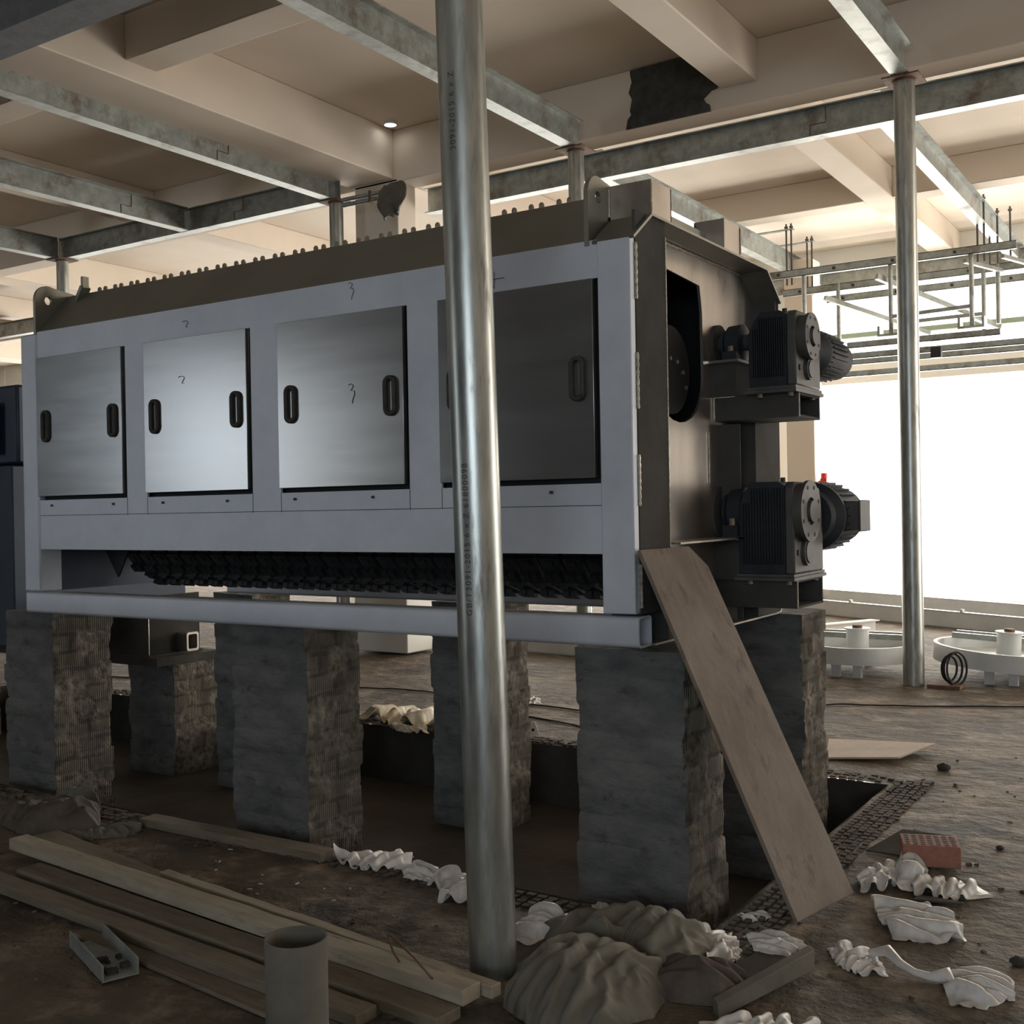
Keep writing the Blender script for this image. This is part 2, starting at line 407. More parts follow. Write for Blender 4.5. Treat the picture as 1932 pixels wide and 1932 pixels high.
# ================================================================== STEEL FRAME
FZ = 5.084      # underside of the galvanised beams


def hbeam(name, x0, x1, y0, y1, label, z=FZ, h=.285, fw=.14, group=None, mt='galv', weldat=None):
    """H-section along its longer side; x0==x1 or y0==y1 gives the centre line"""
    b = MB(); t = .011
    if abs(x1 - x0) > abs(y1 - y0):
        c = y0; b.box(x0, x1, c - fw / 2, c + fw / 2, z, z + t); b.box(x0, x1, c - fw / 2, c + fw / 2, z + h - t, z + h); b.box(x0, x1, c - t / 2, c + t / 2, z + t, z + h - t)
    else:
        c = x0; b.box(c - fw / 2, c + fw / 2, y0, y1, z, z + t); b.box(c - fw / 2, c + fw / 2, y0, y1, z + h - t, z + h); b.box(c - t / 2, c + t / 2, y0, y1, z + t, z + h - t)
    if name == 'foreground_beam': b.box(x0, x1, c - fw / 2 - .002, c - fw / 2 + t, z - .001, z + h)
    root = thing(name, label, 'steel beam', ((x0 + x1) / 2, (y0 + y1) / 2, z), group)
    b.build('beam_body', mt, root)
    if weldat is not None:
        w_ = MB(); r = .005
        if abs(x1 - x0) > abs(y1 - y0):
            f = lambda a, zz: (a, y0 - t / 2 - .003, zz)
        else:
            f = lambda a, zz: (x0 + t / 2 + .003, a, zz)
        a = weldat; s_ = .15
        w_.tube([f(a, z + t), f(a, z + .13), f(a + s_ * (1), z + .13), f(a + s_, z + h - t)], r, 6)
        w_.build('weld_seam', 'rust' if mt == 'galv' and x0 < -7 else 'weld', root)
    return root


G = 'galvanised beams of the steel frame overhead'
hbeam('steel_beam', -8.6, -8.6, 5.2, 9.55, 'galvanised beam overhead, dark stained, ending at the pipe post left of the rag', weldat=7.9, group=G)
hbeam('steel_beam', -11.0, -11.0, 5.2, 9.55, 'galvanised overhead beam meeting the cross beam midway, Z-shaped rusty weld', weldat=8.6, group=G)
hbeam('steel_beam', -13.6, -13.6, 5.2, 9.58, 'shortest visible galvanised overhead beam, ending at the leftmost pipe post', group=G)
hbeam('steel_beam', -5.45, -5.45, 5.2, 9.72, 'galvanised overhead beam passing behind the near pipe, ending above the middle post', group=G)
hbeam('steel_beam', -2.3, -2.3, 5.2, 9.72, 'galvanised overhead beam with bright underside, ending on the right pipe post', group=G)
hbeam('cross_beam', -13.66, -8.5, 9.64, 9.64, 'galvanised cross beam joining the left pipe posts above the machine', weldat=-10.2, group=G)
hbeam('cross_beam', -7.88, 3.0, 10.47, 10.47, 'long galvanised cross beam running behind the middle and right pipe posts', weldat=-3.35, z=FZ - .09, group=G)
hbeam('steel_beam', -2.72, -2.72, 10.6, 18.4, 'galvanised beam with glaring underside running away behind the right pipe post', group=G)
hbeam('steel_beam', -5.72, -5.72, 10.6, 18.4, 'galvanised beam running away above the right end of the machine', group=G)
hbeam('cross_beam', -12.0, -2.0, 18.55, 18.55, 'farthest galvanised cross beam, above the bright opening', group=G)
hbeam('cross_beam', -26.0, -15.8, 13.1, 13.1, 'pale galvanised cross beam at the left edge beside the machine top', group=G)
hbeam('foreground_beam', -20, 1.0, 5.0, 5.0, 'large dark-bottomed steel beam across the top left corner', h=.42, fw=.31, mt='primer')


def pipe_post(x, y, ztop, r, label, zb=0, grp='galvanised pipe posts'):
    root = thing('pipe_post', label, 'post', (x, y, zb), grp)
    b = MB(); b.cyl((x, y, zb), (x, y, ztop - .012), r, 48); b.build('pipe_shaft', 'pipe', root, sharp=60)
    b = MB(); b.box(x - .15, x + .15, y - .15, y + .15, ztop - .014, ztop - .001); b.build('cap_plate', 'rust', root)
    b = MB(); b.tube([(x + (r + .004) * math.cos(t), y + (r + .004) * math.sin(t), ztop - .02) for t in [i * PI / 10 for i in range(20)]], .007, 6, closed=True)
    b.build('weld_ring', 'rust', root)
    return root


pipe_post(-2.30, 9.7, FZ, .086, 'galvanised pipe post at right with rust-edged cap, beside the white wheels')
pipe_post(-5.45, 9.68, FZ, .080, 'galvanised pipe post with only its top showing above the right half of the machine')
pipe_post(-8.60, 9.68, FZ, .080, 'galvanised pipe post rising behind the machine, left of the hanging rag')
pipe_post(-13.56, 9.62, FZ, .080, 'leftmost galvanised pipe post, rising behind the left lifting lug')
# near pipe post, slightly out of plumb, stencilled
NP = (-2.10, 3.075)
near = thing('foreground_pipe_post', 'tall galvanised pipe post standing in front of the machine, stencilled', 'post', (NP[0], NP[1], 0), 'galvanised pipe posts')
b = MB(); top = Vector((NP[0] - .018 * 5 * .84, NP[1] - .018 * 5 * .54, 5.07)); bot = Vector((NP[0], NP[1], 0.0))
b.cyl(bot, top, .0795, 64); b.build('pipe_shaft', 'pipe', near, sharp=60)


def stencil(txt, zc, size):
    c = bpy.data.curves.new('stencil_text', 'FONT'); c.body = txt; c.size = size; c.space_character = 1.25
    t = bpy.data.objects.new('tmp_text', c); COL.objects.link(t)
    bpy.context.view_layer.update()
    me = bpy.data.meshes.new_from_object(t.evaluated_get(bpy.context.evaluated_depsgraph_get()))
    bpy.data.objects.remove(t)
    u = (zc / 5.07); c0 = bot.lerp(top, u)
    th = math.atan2(-c0.y, -c0.x) - math.radians(-28) * -1
    ax = (top - bot).normalized()
    for v in me.vertices:
        a = th - (v.co.y - size * .35) / .0795 * 1.0
        p = c0 + ax * (v.co.x) + Vector((math.cos(a), math.sin(a), 0)) * .0802
        v.co = p - Vector((NP[0], NP[1], 0))
    me.materials.append(MT['ink'])
    o = bpy.data.objects.new('stencil_text', me); COL.objects.link(o); o.parent = near; o['label'] = 'black stencilled characters'


stencil('GB/T3091-2015 6 x Z 61800098', 1.20, .030)
stencil('3091-2015 6 x Z', 2.72, .030)

# ================================================================== THE MACHINE
mx = thing('shredding_machine', 'large grey steel box machine with four doors, raised on brick piers', 'machine', (-3.93, 4.75, .98))
Y0 = 3.906; XL, XR = -5.90, -1.965
ZE = 2.605
doors = [(-5.748, -4.985), (-4.822, -4.043), (-3.852, -3.069), (-2.893, -2.112)]
DZ0, DZ1 = 1.642, 2.455
# front panel with four openings
b = MB()
b.box(-5.76, -2.11, Y0, Y0 + .012, DZ1, ZE); b.box(-5.76, -2.11, Y0, Y0 + .012, 1.362, DZ0)
for a, c in ((doors[0][1], doors[1][0]), (doors[1][1], doors[2][0]), (doors[2][1], doors[3][0])): b.box(a, c, Y0, Y0 + .012, DZ0, DZ1)
b.build('front_panel', 'steel', mx)
b = MB()
for (a, c) in doors: b.box(a - .0, c + .0, Y0 + .03, Y0 + .034, DZ0 - .01, DZ1 + .01)
for (a, c) in doors: b.box(a - .006, c + .012, Y0 + .0125, Y0 + .03, DZ0 - .02, DZ0 + .002)
b.build('gap_shade', 'dark', mx)  # near-black sheets and strips painting the shade in the door gaps
# seam lines of the frame (thin joints) and posts
b = MB(); b.box(XL, -5.752, Y0 - .008, Y0 + .14, 1.118, 2.598); b.build('corner_post', 'steel', mx, bevel=.01)
b = MB(); b.box(-2.108, XR, Y0 - .008, Y0 + .035, 1.128, 2.60); b.build('corner_post', 'steel', mx, bevel=.004)
b = MB()
for X in (-4.985, -4.822, -4.043, -3.852, -3.069, -2.893):
    b.box(X - .0012, X + .0012, Y0 - .0012, Y0, 1.55, DZ0)
b.box(-5.75, -2.11, Y0 - .001, Y0, 1.553, 1.556)
b.build('joint_line', 'handle', mx)


def strokes(name, parent, pts_list, m='ink', r=.0014):
    b = MB()
    for pts in pts_list: b.tube(pts, r, 5)
    return b.build(name, m, parent)


def three(x, z, s, y): return [[(x + s * a, y, z + s * c) for a, c in ((-.35, .9), (0, 1.0), (.3, .8), (.1, .45), (-.1, .35), (.4, .25), (.45, -.1), (.2, -.6), (.1, -1.0))]]


def two(x, z, s, y): return [[(x + s * a, y, z + s * c) for a, c in ((-.8, .45), (-.3, .6), (.4, .5), (.6, .2), (.2, -.2), (0, -.5), (.5, -.55))]]


for i, (a, c) in enumerate(doors):
    b = MB(); b.box(a + .003, c - .016, Y0 - .016, Y0 + .012, DZ0 + .022, DZ1 - .002)
    d = b.build('access_door', 'door', mx, bevel=.002)
    for hx in (a + .09, c - .087):
        h = MB(); pts = []
        for t in range(24):
            an = 2 * PI * t / 24; pts.append((hx + .026 * math.cos(an), Y0 - .0245, 2.06 + .026 * math.sin(an) + (.055 if math.sin(an) > 0 else -.055)))
        h.tube(pts, .0105, 8, closed=True); hh = h.build('door_handle', 'handle', d)
    if i == 1: strokes('chalk_mark', d, two(-4.52, 2.235, .033, Y0 - .018))
    if i == 2: strokes('chalk_mark', d, three(-3.385, 2.085, .045, Y0 - .018))
    if i == 3: strokes('chalk_mark', d, [[(-2.585, Y0 - .018, 2.13), (-2.60, Y0 - .018, 2.11), (-2.61, Y0 - .018, 2.05)]])
strokes('chalk_mark', mx, two(-4.50, 2.52, .03, Y0 - .003))
strokes('chalk_mark', mx, three(-3.39, 2.555, .04, Y0 - .003))
strokes('chalk_mark', mx, [[(-2.66, Y0 - .003, 2.51), (-2.55, Y0 - .003, 2.51)], [(-2.60, Y0 - .003, 2.54), (-2.60, Y0 - .003, 2.5), (-2.605, Y0 - .003, 2.47)]])
# hexagon bolt stubs under the doors
for X in (-5.64, -5.10, -4.70, -4.22, -3.76, -3.28, -2.34):
    b = MB(); b.box(X - .007, X + .007, Y0 - .007, Y0, 1.605, 1.617); b.build('latch_stub', 'handle', mx)
# base tube: hollow square section with rounded corners
def rr(w, h, r, n=5):
    o = []
    for cx, cy, a0 in ((w - r, r, -90), (w - r, h - r, 0), (r, h - r, 90), (r, r, 180)):
        for i in range(n + 1):
            a = math.radians(a0 + 90 * i / n); o.append((cx + r * math.cos(a), cy + r * math.sin(a)))
    return o


def rect_tube(x0, x1, y, z, w, h, r, t):
    b = MB(); o = rr(w, h, r); i_ = [(t + u * (w - 2 * t) / w, t + v * (h - 2 * t) / h) for u, v in o]; n = len(o)
    vs = [(x0, y + u, z + v) for u, v in o] + [(x1, y + u, z + v) for u, v in o] + [(x1, y + u, z + v) for u, v in i_] + [(x0, y + u, z + v) for u, v in i_]
    fs = []
    for k_ in range(4):
        a = k_ * n; c = ((k_ + 1) % 4) * n; fs += [(a + j, a + (j + 1) % n, c + (j + 1) % n, c + j) for j in range(n)]
    return b.add(vs, fs)


rect_tube(XL, XR + .008, Y0, .995, .115, .122, .018, .008).build('base_tube', 'steel', mx, sharp=50)
rect_tube(XL, XR, 5.44, .995, .115, .122, .018, .008).build('base_tube', 'steel', mx, sharp=50)
# back and left side
b = MB(); b.box(-5.76, -2.11, 5.545, 5.557, 1.6, 2.6); b.build('back_panel', 'darksteel', mx)
b = MB(); b.box(-5.77, -5.752, Y0 + .13, 5.55, 1.12, 2.6); b.build('end_wall', 'blue', mx)
b = MB(); b.box(XL, -5.76, 5.42, 5.56, 1.12, 2.6); b.build('corner_post', 'darksteel', mx)
b = MB(); b.box(-2.10, XR, 5.52, 5.56, 1.12, 2.6); b.build('corner_post', 'darksteel', mx)


def holed(outer, hole, xa, xb):
    """plate normal to X between xa and xb with one hole"""
    from mathutils.geometry import tessellate_polygon
    tris = tessellate_polygon([[Vector((y, z, 0)) for y, z in outer], [Vector((y, z, 0)) for y, z in hole]])
    P_ = outer + hole; bm = bmesh.new()
    A = [bm.verts.new((xa, y, z)) for y, z in P_]; B = [bm.verts.new((xb, y, z)) for y, z in P_]
    for t in tris:
        bm.faces.new([A[i] for i in t]); bm.faces.new([B[i] for i in reversed(t)])
    no = len(outer)
    for a0, n in ((0, no), (no, len(hole))):
        for i in range(n):
            i1 = a0 + i; i2 = a0 + (i + 1) % n; bm.faces.new((A[i1], A[i2], B[i2], B[i1]))
    bmesh.ops.recalc_face_normals(bm, faces=bm.faces)
    return bm


# right end wall with the long slot
def slot_wall():
    X = -2.09; t = .014
    outer = [(Y0 + .03, 1.0), (5.54, 1.0), (5.54, 2.58), (5.38, 2.71), (4.08, 2.71), (Y0 + .03, 2.60)]
    hole = [(4.30, 2.60), (4.30, 2.2)]
    for i in range(13):
        a = PI + PI * i / 12; hole.append((4.615 + .275 * math.cos(a), 2.14 + .22 * math.sin(a)))
    hole += [(4.89, 2.2), (4.885, 2.45), (4.86, 2.57)]
    bm = holed(outer, hole, X, X - t)
    off = mx.location
    for v in bm.verts: v.co -= off
    me = bpy.data.meshes.new('end_wall'); bm.to_mesh(me); bm.free(); me.materials.append(MT['endsteel'])
    o = bpy.data.objects.new('end_wall', me); COL.objects.link(o); o.parent = mx; o['label'] = 'smooth pale end plate with a dark slot'


slot_wall()
b = MB(); b.box(-2.5, -2.48, 4.0, 5.2, 1.7, 2.66); b.box(-2.48, -2.11, 4.0, 5.2, 2.64, 2.66); b.box(-2.48, -2.11, 5.18, 5.2, 1.7, 2.64); b.box(-2.48, -2.11, 4.0, 5.18, 1.7, 1.72); b.build('shade_backing', 'dark', mx)  # near-black box added behind the slot so it reads as shade
b = MB(); b.cyl((-2.47, 4.62, 2.16), (-2.13, 4.62, 2.16), .2, 32); b.build('inner_drum', 'dark', mx)  # drum in the same near-black, the slot's shade put into its colour
for i in range(5):
    b = MB(); a = i * .5 + .2; b.cyl((-2.13, 4.62 + .15 * math.cos(a), 2.16 + .15 * math.sin(a) - .1), (-2.12, 4.62 + .15 * math.cos(a), 2.16 + .15 * math.sin(a) - .1), .01, 6)
    b.build('drum_bolt', 'bolt', mx)
# flange plates next to the posts on the right end
b = MB(); b.box(-1.975, -1.962, Y0 + .037, 4.215, 1.125, 2.71); b.box(-2.09, -1.975, 4.203, 4.215, 1.0, 2.71); b.build('flange_plate', 'darksteel', mx, label='dark upright flange plate')
b = MB(); b.box(-1.975, -1.962, 5.21, 5.52, 1.0, 1.96); b.box(-2.09, -1.975, 5.21, 5.222, 1.0, 1.96); b.build('flange_plate', 'darksteel', mx, label='dark upright flange plate')
b = MB()
for z0, z1 in ((2.36, 2.58), (1.93, 2.15), (1.55, 1.75), (1.15, 1.32)): b.tube([(-1.960, Y0 + .036, z0 + i * (z1 - z0) / 20) for i in range(21)], .006, 6, rs=[.006 + .0015 * math.sin(i * 2.1) for i in range(21)])
b.tube([(-1.961, 4.216, 1.05 + i * .08) for i in range(21)], .0035, 6)  # bright bead along the plate's back edge, its lit rim put into the colour
b.build('weld_seam', 'weld', mx)
b = MB(); b.tube([(-2.086, 4.24 + i * .03, 2.700 + .002 * math.sin(i * 3)) for i in range(38)], .007, 6); b.tube([(-2.086, 5.2 + 0.0 * i, 1.6 + i * .06) for i in range(5)], .004, 6)
b.tube([(-2.086, 4.93, 1.65 + i * .03) for i in range(9)], .004, 6)
b.build('weld_seam', 'weld', mx)
b = MB(); b.box(-2.09, -1.975, 5.04, 5.048, 1.0, 1.93); b.build('stiffener_rib', 'darksteel', mx)
# hood: main chamfered cover, and lower end piece with overhang
HZ = 2.84
b = MB(); b.prism([(Y0, ZE), (4.12, HZ), (5.34, HZ), (5.557, ZE), (5.545, ZE), (5.33, HZ - .012), (4.128, HZ - .012), (Y0 + .012, ZE)], 'X', -5.76, -2.16)
b.build('roof_cover', 'hood', mx)
b = MB(); b.prism([(Y0 + .012, ZE), (4.128, HZ - .012), (5.33, HZ - .012), (5.545, ZE)], 'X', -5.755, -5.745); b.build('roof_end_plate', 'hood', mx)
b = MB(); b.prism([(Y0 - .01, 2.597), (4.065, 2.718), (5.37, 2.718), (5.56, 2.58), (5.56, 2.57), (5.365, 2.708), (4.07, 2.708), (Y0 - .004, 2.588)], 'X', -2.13, -1.945)
b.build('roof_overhang', 'hood', mx)
b = MB(); b.box(-2.16, -2.15, 4.07, 5.34, 2.70, HZ - .01); b.build('roof_end_plate', 'endsteel', mx)
b = MB(); b.box(-2.1, -1.96, 5.55, 5.56, 2.35, 2.58); b.build('hood_bracket', 'darksteel', mx)
# lifting lugs


def lug(X, x2, label):
    y0 = Y0 - .006
    pts = [(y0, 2.585), (y0, 2.76)]
    c = (y0 + .085, 2.795); r = .085
    for i in range(9): a = PI - (PI * .62) * i / 8; pts.append((c[0] + r * math.cos(a), c[1] + r * math.sin(a) * 1.0))
    pts += [(4.16, 2.855), (4.17, 2.72), (Y0 + .03, 2.60)]
    hole = [(c[0] + .0 + .024 * math.cos(2 * PI * i / 16), c[1] + .024 * math.sin(2 * PI * i / 16)) for i in range(16)]
    bm = holed(pts, hole, X, x2)
    for v in bm.verts: v.co -= mx.location
    me = bpy.data.meshes.new('lifting_lug'); bm.to_mesh(me); bm.free(); me.materials.append(MT['hood'])
    o = bpy.data.objects.new('lifting_lug', me); COL.objects.link(o); o.parent = mx; o['label'] = label


lug(-2.165, -2.145, 'rounded steel lifting lug with a hole')
lug(-5.775, -5.755, 'rounded steel lifting lug with a hole')
b = MB(); m_ = Matrix.Translation((-5.60, 4.10, 2.83)) @ Matrix.Rotation(math.radians(35), 4, 'Y'); b.box(-.012, .012, -.03, .03, -.05, .05, m_); m_ = Matrix.Translation((-5.575, 4.10, 2.90)); b.box(-.01, .01, -.02, .02, -.04, .03, m_)
b.build('clamp_tab', 'hood', mx)
# box stiffeners standing on the overhang
for (y0, y1, x0) in ((4.075, 4.262, -2.145), (4.832, 5.025, -2.10)):
    b = MB(); b.box(x0, -1.952, y0, y0 + .008, 2.718, 2.858); b.box(-1.96, -1.952, y0 + .008, y1, 2.718, 2.858); b.box(x0, -1.952, y1 - .008, y1, 2.718, 2.858); b.box(x0, x0 + .008, y0, y1, 2.718, 2.85)
    b.build('stiffener_box', 'endsteel', mx)
b = MB(); b.box(-2.05, -2.04, 4.262, 4.832, 2.718, 2.80); b.box(-2.05, -2.04, 5.025, 5.25, 2.718, 2.80); b.build('stiffener_rib', 'hood', mx)
b = MB()
for (yy, zz, xx) in ((4.0735, 2.725, -1.951), (5.026, 2.73, -1.951)): b.tube([(xx, yy, zz + i * .013) for i in range(10)], .004, 6)
b.tube([(-2.142, 4.072, 2.73 + i * .013) for i in range(10)], .005, 6)
b.build('weld_seam', 'weld', mx)
# hood bolts, in pairs along the roof edge
b = MB(); b.lathe((0, 0, 0), 'Z', [(0, .016), (.004, .016), (.004, .0125), (.018, .0125), (.026, .009), (.029, .004)], 8)
x = -5.50; i = 0; proto = None
while x < -2.2:
    if proto is None:
        q = MB(); q.add([(v[0] + x, v[1] + 4.145, v[2] + HZ) for v in b.v], b.f); proto = q.build('bolt', 'bolt', mx); xp = x
    else:
        c = proto.copy(); COL.objects.link(c); c.location = (x - xp, 0, 0)
    x += .052 if i % 2 == 0 else .088; i += 1
# inside: rows of toothed cutter discs on a shaft
b = MB(); b.cyl((-5.7, 4.52, 1.50), (-2.12, 4.52, 1.50), .07, 24); b.build('rotor_shaft', 'cutter', mx)


def cutter(cx, cy, cz, R, w, ph):
    b = MB(); b.cyl((cx - w / 2, cy, cz), (cx + w / 2, cy, cz), R, 30)
    for i in range(12):
        a = ph + 2 * PI * i / 12
        m_ = Matrix.Translation((cx, cy, cz)) @ Matrix.Rotation(a, 4, 'X')
        b.box(-w * .5, w * .5, -.07, .07, R - .06, R + .012, m_)
        b.box(-w * .42, -w * .04, -.045, .0, R + .01, R + .04, m_); b.box(w * .04, w * .42, -.045, .0, R + .01, R + .04, m_)
        b.box(-w * .22, w * .22, .03, .06, R + .01, R + .022, m_)
    return b


protos = []
x = -5.36; i = 0
while x < -2.15:
    if i < 3:
        q = cutter(x, 4.52, 1.50, .335, .092, .2); protos.append((q.build('cutter_disc', 'cutter', mx), x))
    else:
        p0, xx = protos[i % 3]; c = p0.copy(); COL.objects.link(c); c.location = (x - xx, 0, 0)
    x += .117; i += 1
b = MB(); b.box(-5.74, -2.12, 5.0, 5.01, 1.30, 1.7); b.build('shade_backing', 'dark', mx)  # near-black sheet added as the shaded interior behind the cutters
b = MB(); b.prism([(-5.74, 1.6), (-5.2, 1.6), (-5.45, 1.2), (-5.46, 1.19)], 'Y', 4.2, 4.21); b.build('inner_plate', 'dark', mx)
# bottom edge plate on the right end
b = MB(); b.box(-2.09, XR + .02, 4.03, 5.45, .995, 1.003); b.build('bottom_flange', 'endsteel', mx)
b = MB(); b.box(-2.09, -2.078, 4.03, 5.45, 1.003, 1.2); b.build('bottom_plate', 'darksteel', mx)


# drives on the right end -------------------------------------------------
def drive(zs, s, y0, zbase, zb0, zb1, xl, xr, fr, ydepth):
    """zs shaft height; gearbox between xl and xr, from zbase up; s = casing height"""
    yc = y0 + .12
    # horizontal bracket beam sticking out of the end wall
    bx = MB(); bx.box(-2.09, xr - .005, y0 + .06, y0 + .072, zb0, zb1); bx.box(-2.09, xr - .005, y0 + .072, y0 + ydepth, zb1 - .01, zb1); bx.box(-2.09, xr - .005, y0 + .072, y0 + ydepth, zb0, zb0 + .01); bx.box(-2.09, xr - .005, y0 + ydepth - .012, y0 + ydepth, zb0, zb1)
    br = bx.build('bracket_beam', 'darksteel', mx)
    w_ = MB(); w_.tube([(-2.084, y0 + .058, zb0 + i * (zb1 - zb0) / 10) for i in range(11)], .006, 6); w_.tube([(xr - .006, y0 + .06, zb0 + i * (zb1 - zb0) / 10) for i in range(11)], .004, 6); w_.build('weld_seam', 'weld', br)
    # base plate
    bp = MB(); bp.box(xl - .02, xr + .005, y0 - .01, y0 + ydepth + .03, zb1, zb1 + .016); bp.box(xl - .01, xr + .0, y0 + .0, y0 + ydepth + .02, zb1 + .018, zb1 + .03)
    pl = bp.build('base_plate', 'castlight', mx)
    for X, Y in ((xl + .05, y0 + .02), (xr - .03, y0 + .02), (xr - .02, y0 + ydepth - .06)):
        bo = MB(); bo.cyl((X, Y, zb1 - .018), (X, Y, zb1), .013, 6); bo.build('bolt', 'bolt', pl)
    # casing: ribbed front, chamfered top corners
    g = MB(); c_ = s * .16; z0 = zb1 + .03; z1 = z0 + s; xi = xr - .045
    prof = [(xl + .004, z0), (xi, z0), (xi, z1 - .02), (xi - .03, z1), (xl + .06, z1), (xl + .025, z1 - c_ * .8), (xl + .0, z1 - c_ * 1.7), (xl, z0 + .05)]
    g.prism(prof, 'Y', y0 + .012, y0 + ydepth)
    n = 15
    for i in range(n):
        X = xl + .022 + (xi - xl - .03) * i / (n - 1)
        zt = z1 - (.028 if X > xl + .05 else c_ * 1.4)
        g.box(X - .003, X + .003, y0 - .002, y0 + .014, z0 + .045, zt)
    gb = g.build('gearbox_casing', 'cast', mx, bevel=.006)
    # right side cover with round flange
    c = MB(); cz0 = z0; yA = y0 + .012
    c.prism([(yA, cz0), (y0 + ydepth, cz0), (y0 + ydepth, z0 + s * .62), (y0 + ydepth - .04, z1 - s * .08), (y0 + ydepth * .62, z1 - .002), (yA + .02, z1 - .002), (yA, z1 - .03)], 'X', xi, xr)
    cv = c.build('side_cover', 'castlight', gb, bevel=.008)
    f = MB(); f.lathe((xr, yc, zs), 'X', [(0, fr * .93), (.028, fr * .93), (.028, fr), (.045, fr), (.045, fr * .45), (.03, fr * .43), (.03, fr * .36), (.056, fr * .34), (.056, 0)], 40)
    fl = f.build('round_flange', 'castlight', gb, sharp=30)
    h = MB()
    for i in range(8):
        a = 2 * PI * (i + .5) / 8; h.cyl((xr + .0445, yc + fr * .82 * math.cos(a), zs + fr * .82 * math.sin(a)), (xr + .0462, yc + fr * .82 * math.cos(a), zs + fr * .82 * math.sin(a)), fr * .07, 10)
    h.build('flange_bolt_hole', 'dark', gb)
    e = MB(); zz = zs - fr * 1.33
    e.lathe((xr, yc + .05, zz), 'X', [(0, fr * .46), (.016, fr * .46), (.016, fr * .38), (.022, fr * .36), (.022, 0)], 28); e.build('inspection_cap', 'castlight', gb, sharp=30)
    e = MB(); e.cyl((xr, yc - .06, zz), (xr + .006, yc - .06, zz), .014, 12); e.build('oil_plug', 'rubber', gb)
    e = MB(); e.cyl((xr - .08, y0 + .1, z1), (xr - .08, y0 + .1, z1 + .02), .012, 8); e.build('breather_plug', 'rubber', gb)
    # motor, pointing away
    ym = y0 + ydepth; mr = fr * (1.12 if fr > .12 else .98); mxx = xr - .085; mz = zs - .03
    m1 = MB(); m1.lathe((mxx, ym, mz), 'Y', [(0, mr * .8), (.05, mr * .85), (.09, mr * 1.06), (.12, mr * 1.06), (.125, mr), (.38, mr), (.385, mr * .93), (.5, mr * .93), (.52, mr * .7), (.52, 0)], 40)
    for i in range(28):
        a = 2 * PI * i / 28; m_ = Matrix.Translation((mxx, ym, mz)) @ Matrix.Rotation(a, 4, 'Y'); m1.box(-.0025, .0025, .13, .37, mr - .004, mr + .014, m_)
    mo = m1.build('motor', 'cast', mx, sharp=30)
    if fr > .12:
        t = MB(); t.box(mxx + mr - .02, mxx + mr + .055, ym + .16, ym + .32, mz - .07, mz + .07); t.box(mxx + mr + .055, mxx + mr + .065, ym + .15, ym + .33, mz - .078, mz + .078); t.build('terminal_box', 'castlight', mo, bevel=.006)
    # bearing and shaft
    s1 = MB(); s1.cyl((-2.09, yc, zs), (xl + .01, yc, zs), .038, 24); s1.lathe((-2.09, yc, zs), 'X', [(0, fr * .9), (.02, fr * .9), (.02, .045)], 30); s1.build('drive_shaft', 'darksteel', mx, sharp=30)
    br_ = fr * .78
    s2 = MB(); s2.lathe((-2.055, yc, zs), 'X', [(0, br_ * .5), (.006, br_ * .8), (.022, br_ * .8), (.024, br_ * .62), (.036, br_ * .62), (.038, br_), (.105, br_ * 1.05), (.112, br_ * .7)], 32)
    s2.box(-2.02, -1.95, yc - fr * 1.0, yc + fr * 1.0, zs - br_ * 1.05, zs - br_ * .55)
    be = s2.build('bearing_housing', 'cast', mx, sharp=30)
    bo = MB(); bo.cyl((-1.985, yc - fr * .8, zs - br_ * .55), (-1.985, yc - fr * .8, zs - br_ * .25), .014, 6); bo.build('bolt', 'bolt', be)
    s3 = MB(); s3.box(-2.09, -1.93, yc - fr * 1.25, yc + fr * 1.2, zs - br_ * 1.05 - .012, zs - br_ * 1.05)
    s3.build('bearing_shelf', 'endsteel', mx)
    s4 = MB(); s4.box(-2.09, -1.96, yc - .09, yc - .08, zb1, zs - br_ * 1.05 - .012); s4.box(-1.975, -1.963, yc - .08, yc + .16, zb1, zs - br_ * 1.05 - .012); s4.build('shelf_support', 'darksteel', mx)


drive(2.312, .345, 4.935, 2.09, 1.945, 2.055, -1.89, -1.665, .108, .36)
drive(1.512, .425, 4.945, 1.24, 1.065, 1.195, -1.955, -1.69, .142, .43)
b = MB(); b.box(-2.12, -1.93, 4.25, 4.98, 1.388, 1.396); b.build('side_shelf', 'endsteel', mx, label='curved plate shelf under the lower shaft')
for Y in (4.86, 5.03, 5.3):
    b = MB(); b.box(-2.078, -2.0, Y, Y + .008, 1.003, 1.09); b.build('foot_rib', 'endsteel', mx)

# brown box on the roof
b = MB(); b.box(-3.97, -3.82, 5.0, 5.16, 2.845, 2.985); o = b.build('control_box', 'brown', bevel=.004)
tag(o, 'small rust-brown box standing on the machine roof by the near pipe', 'box')


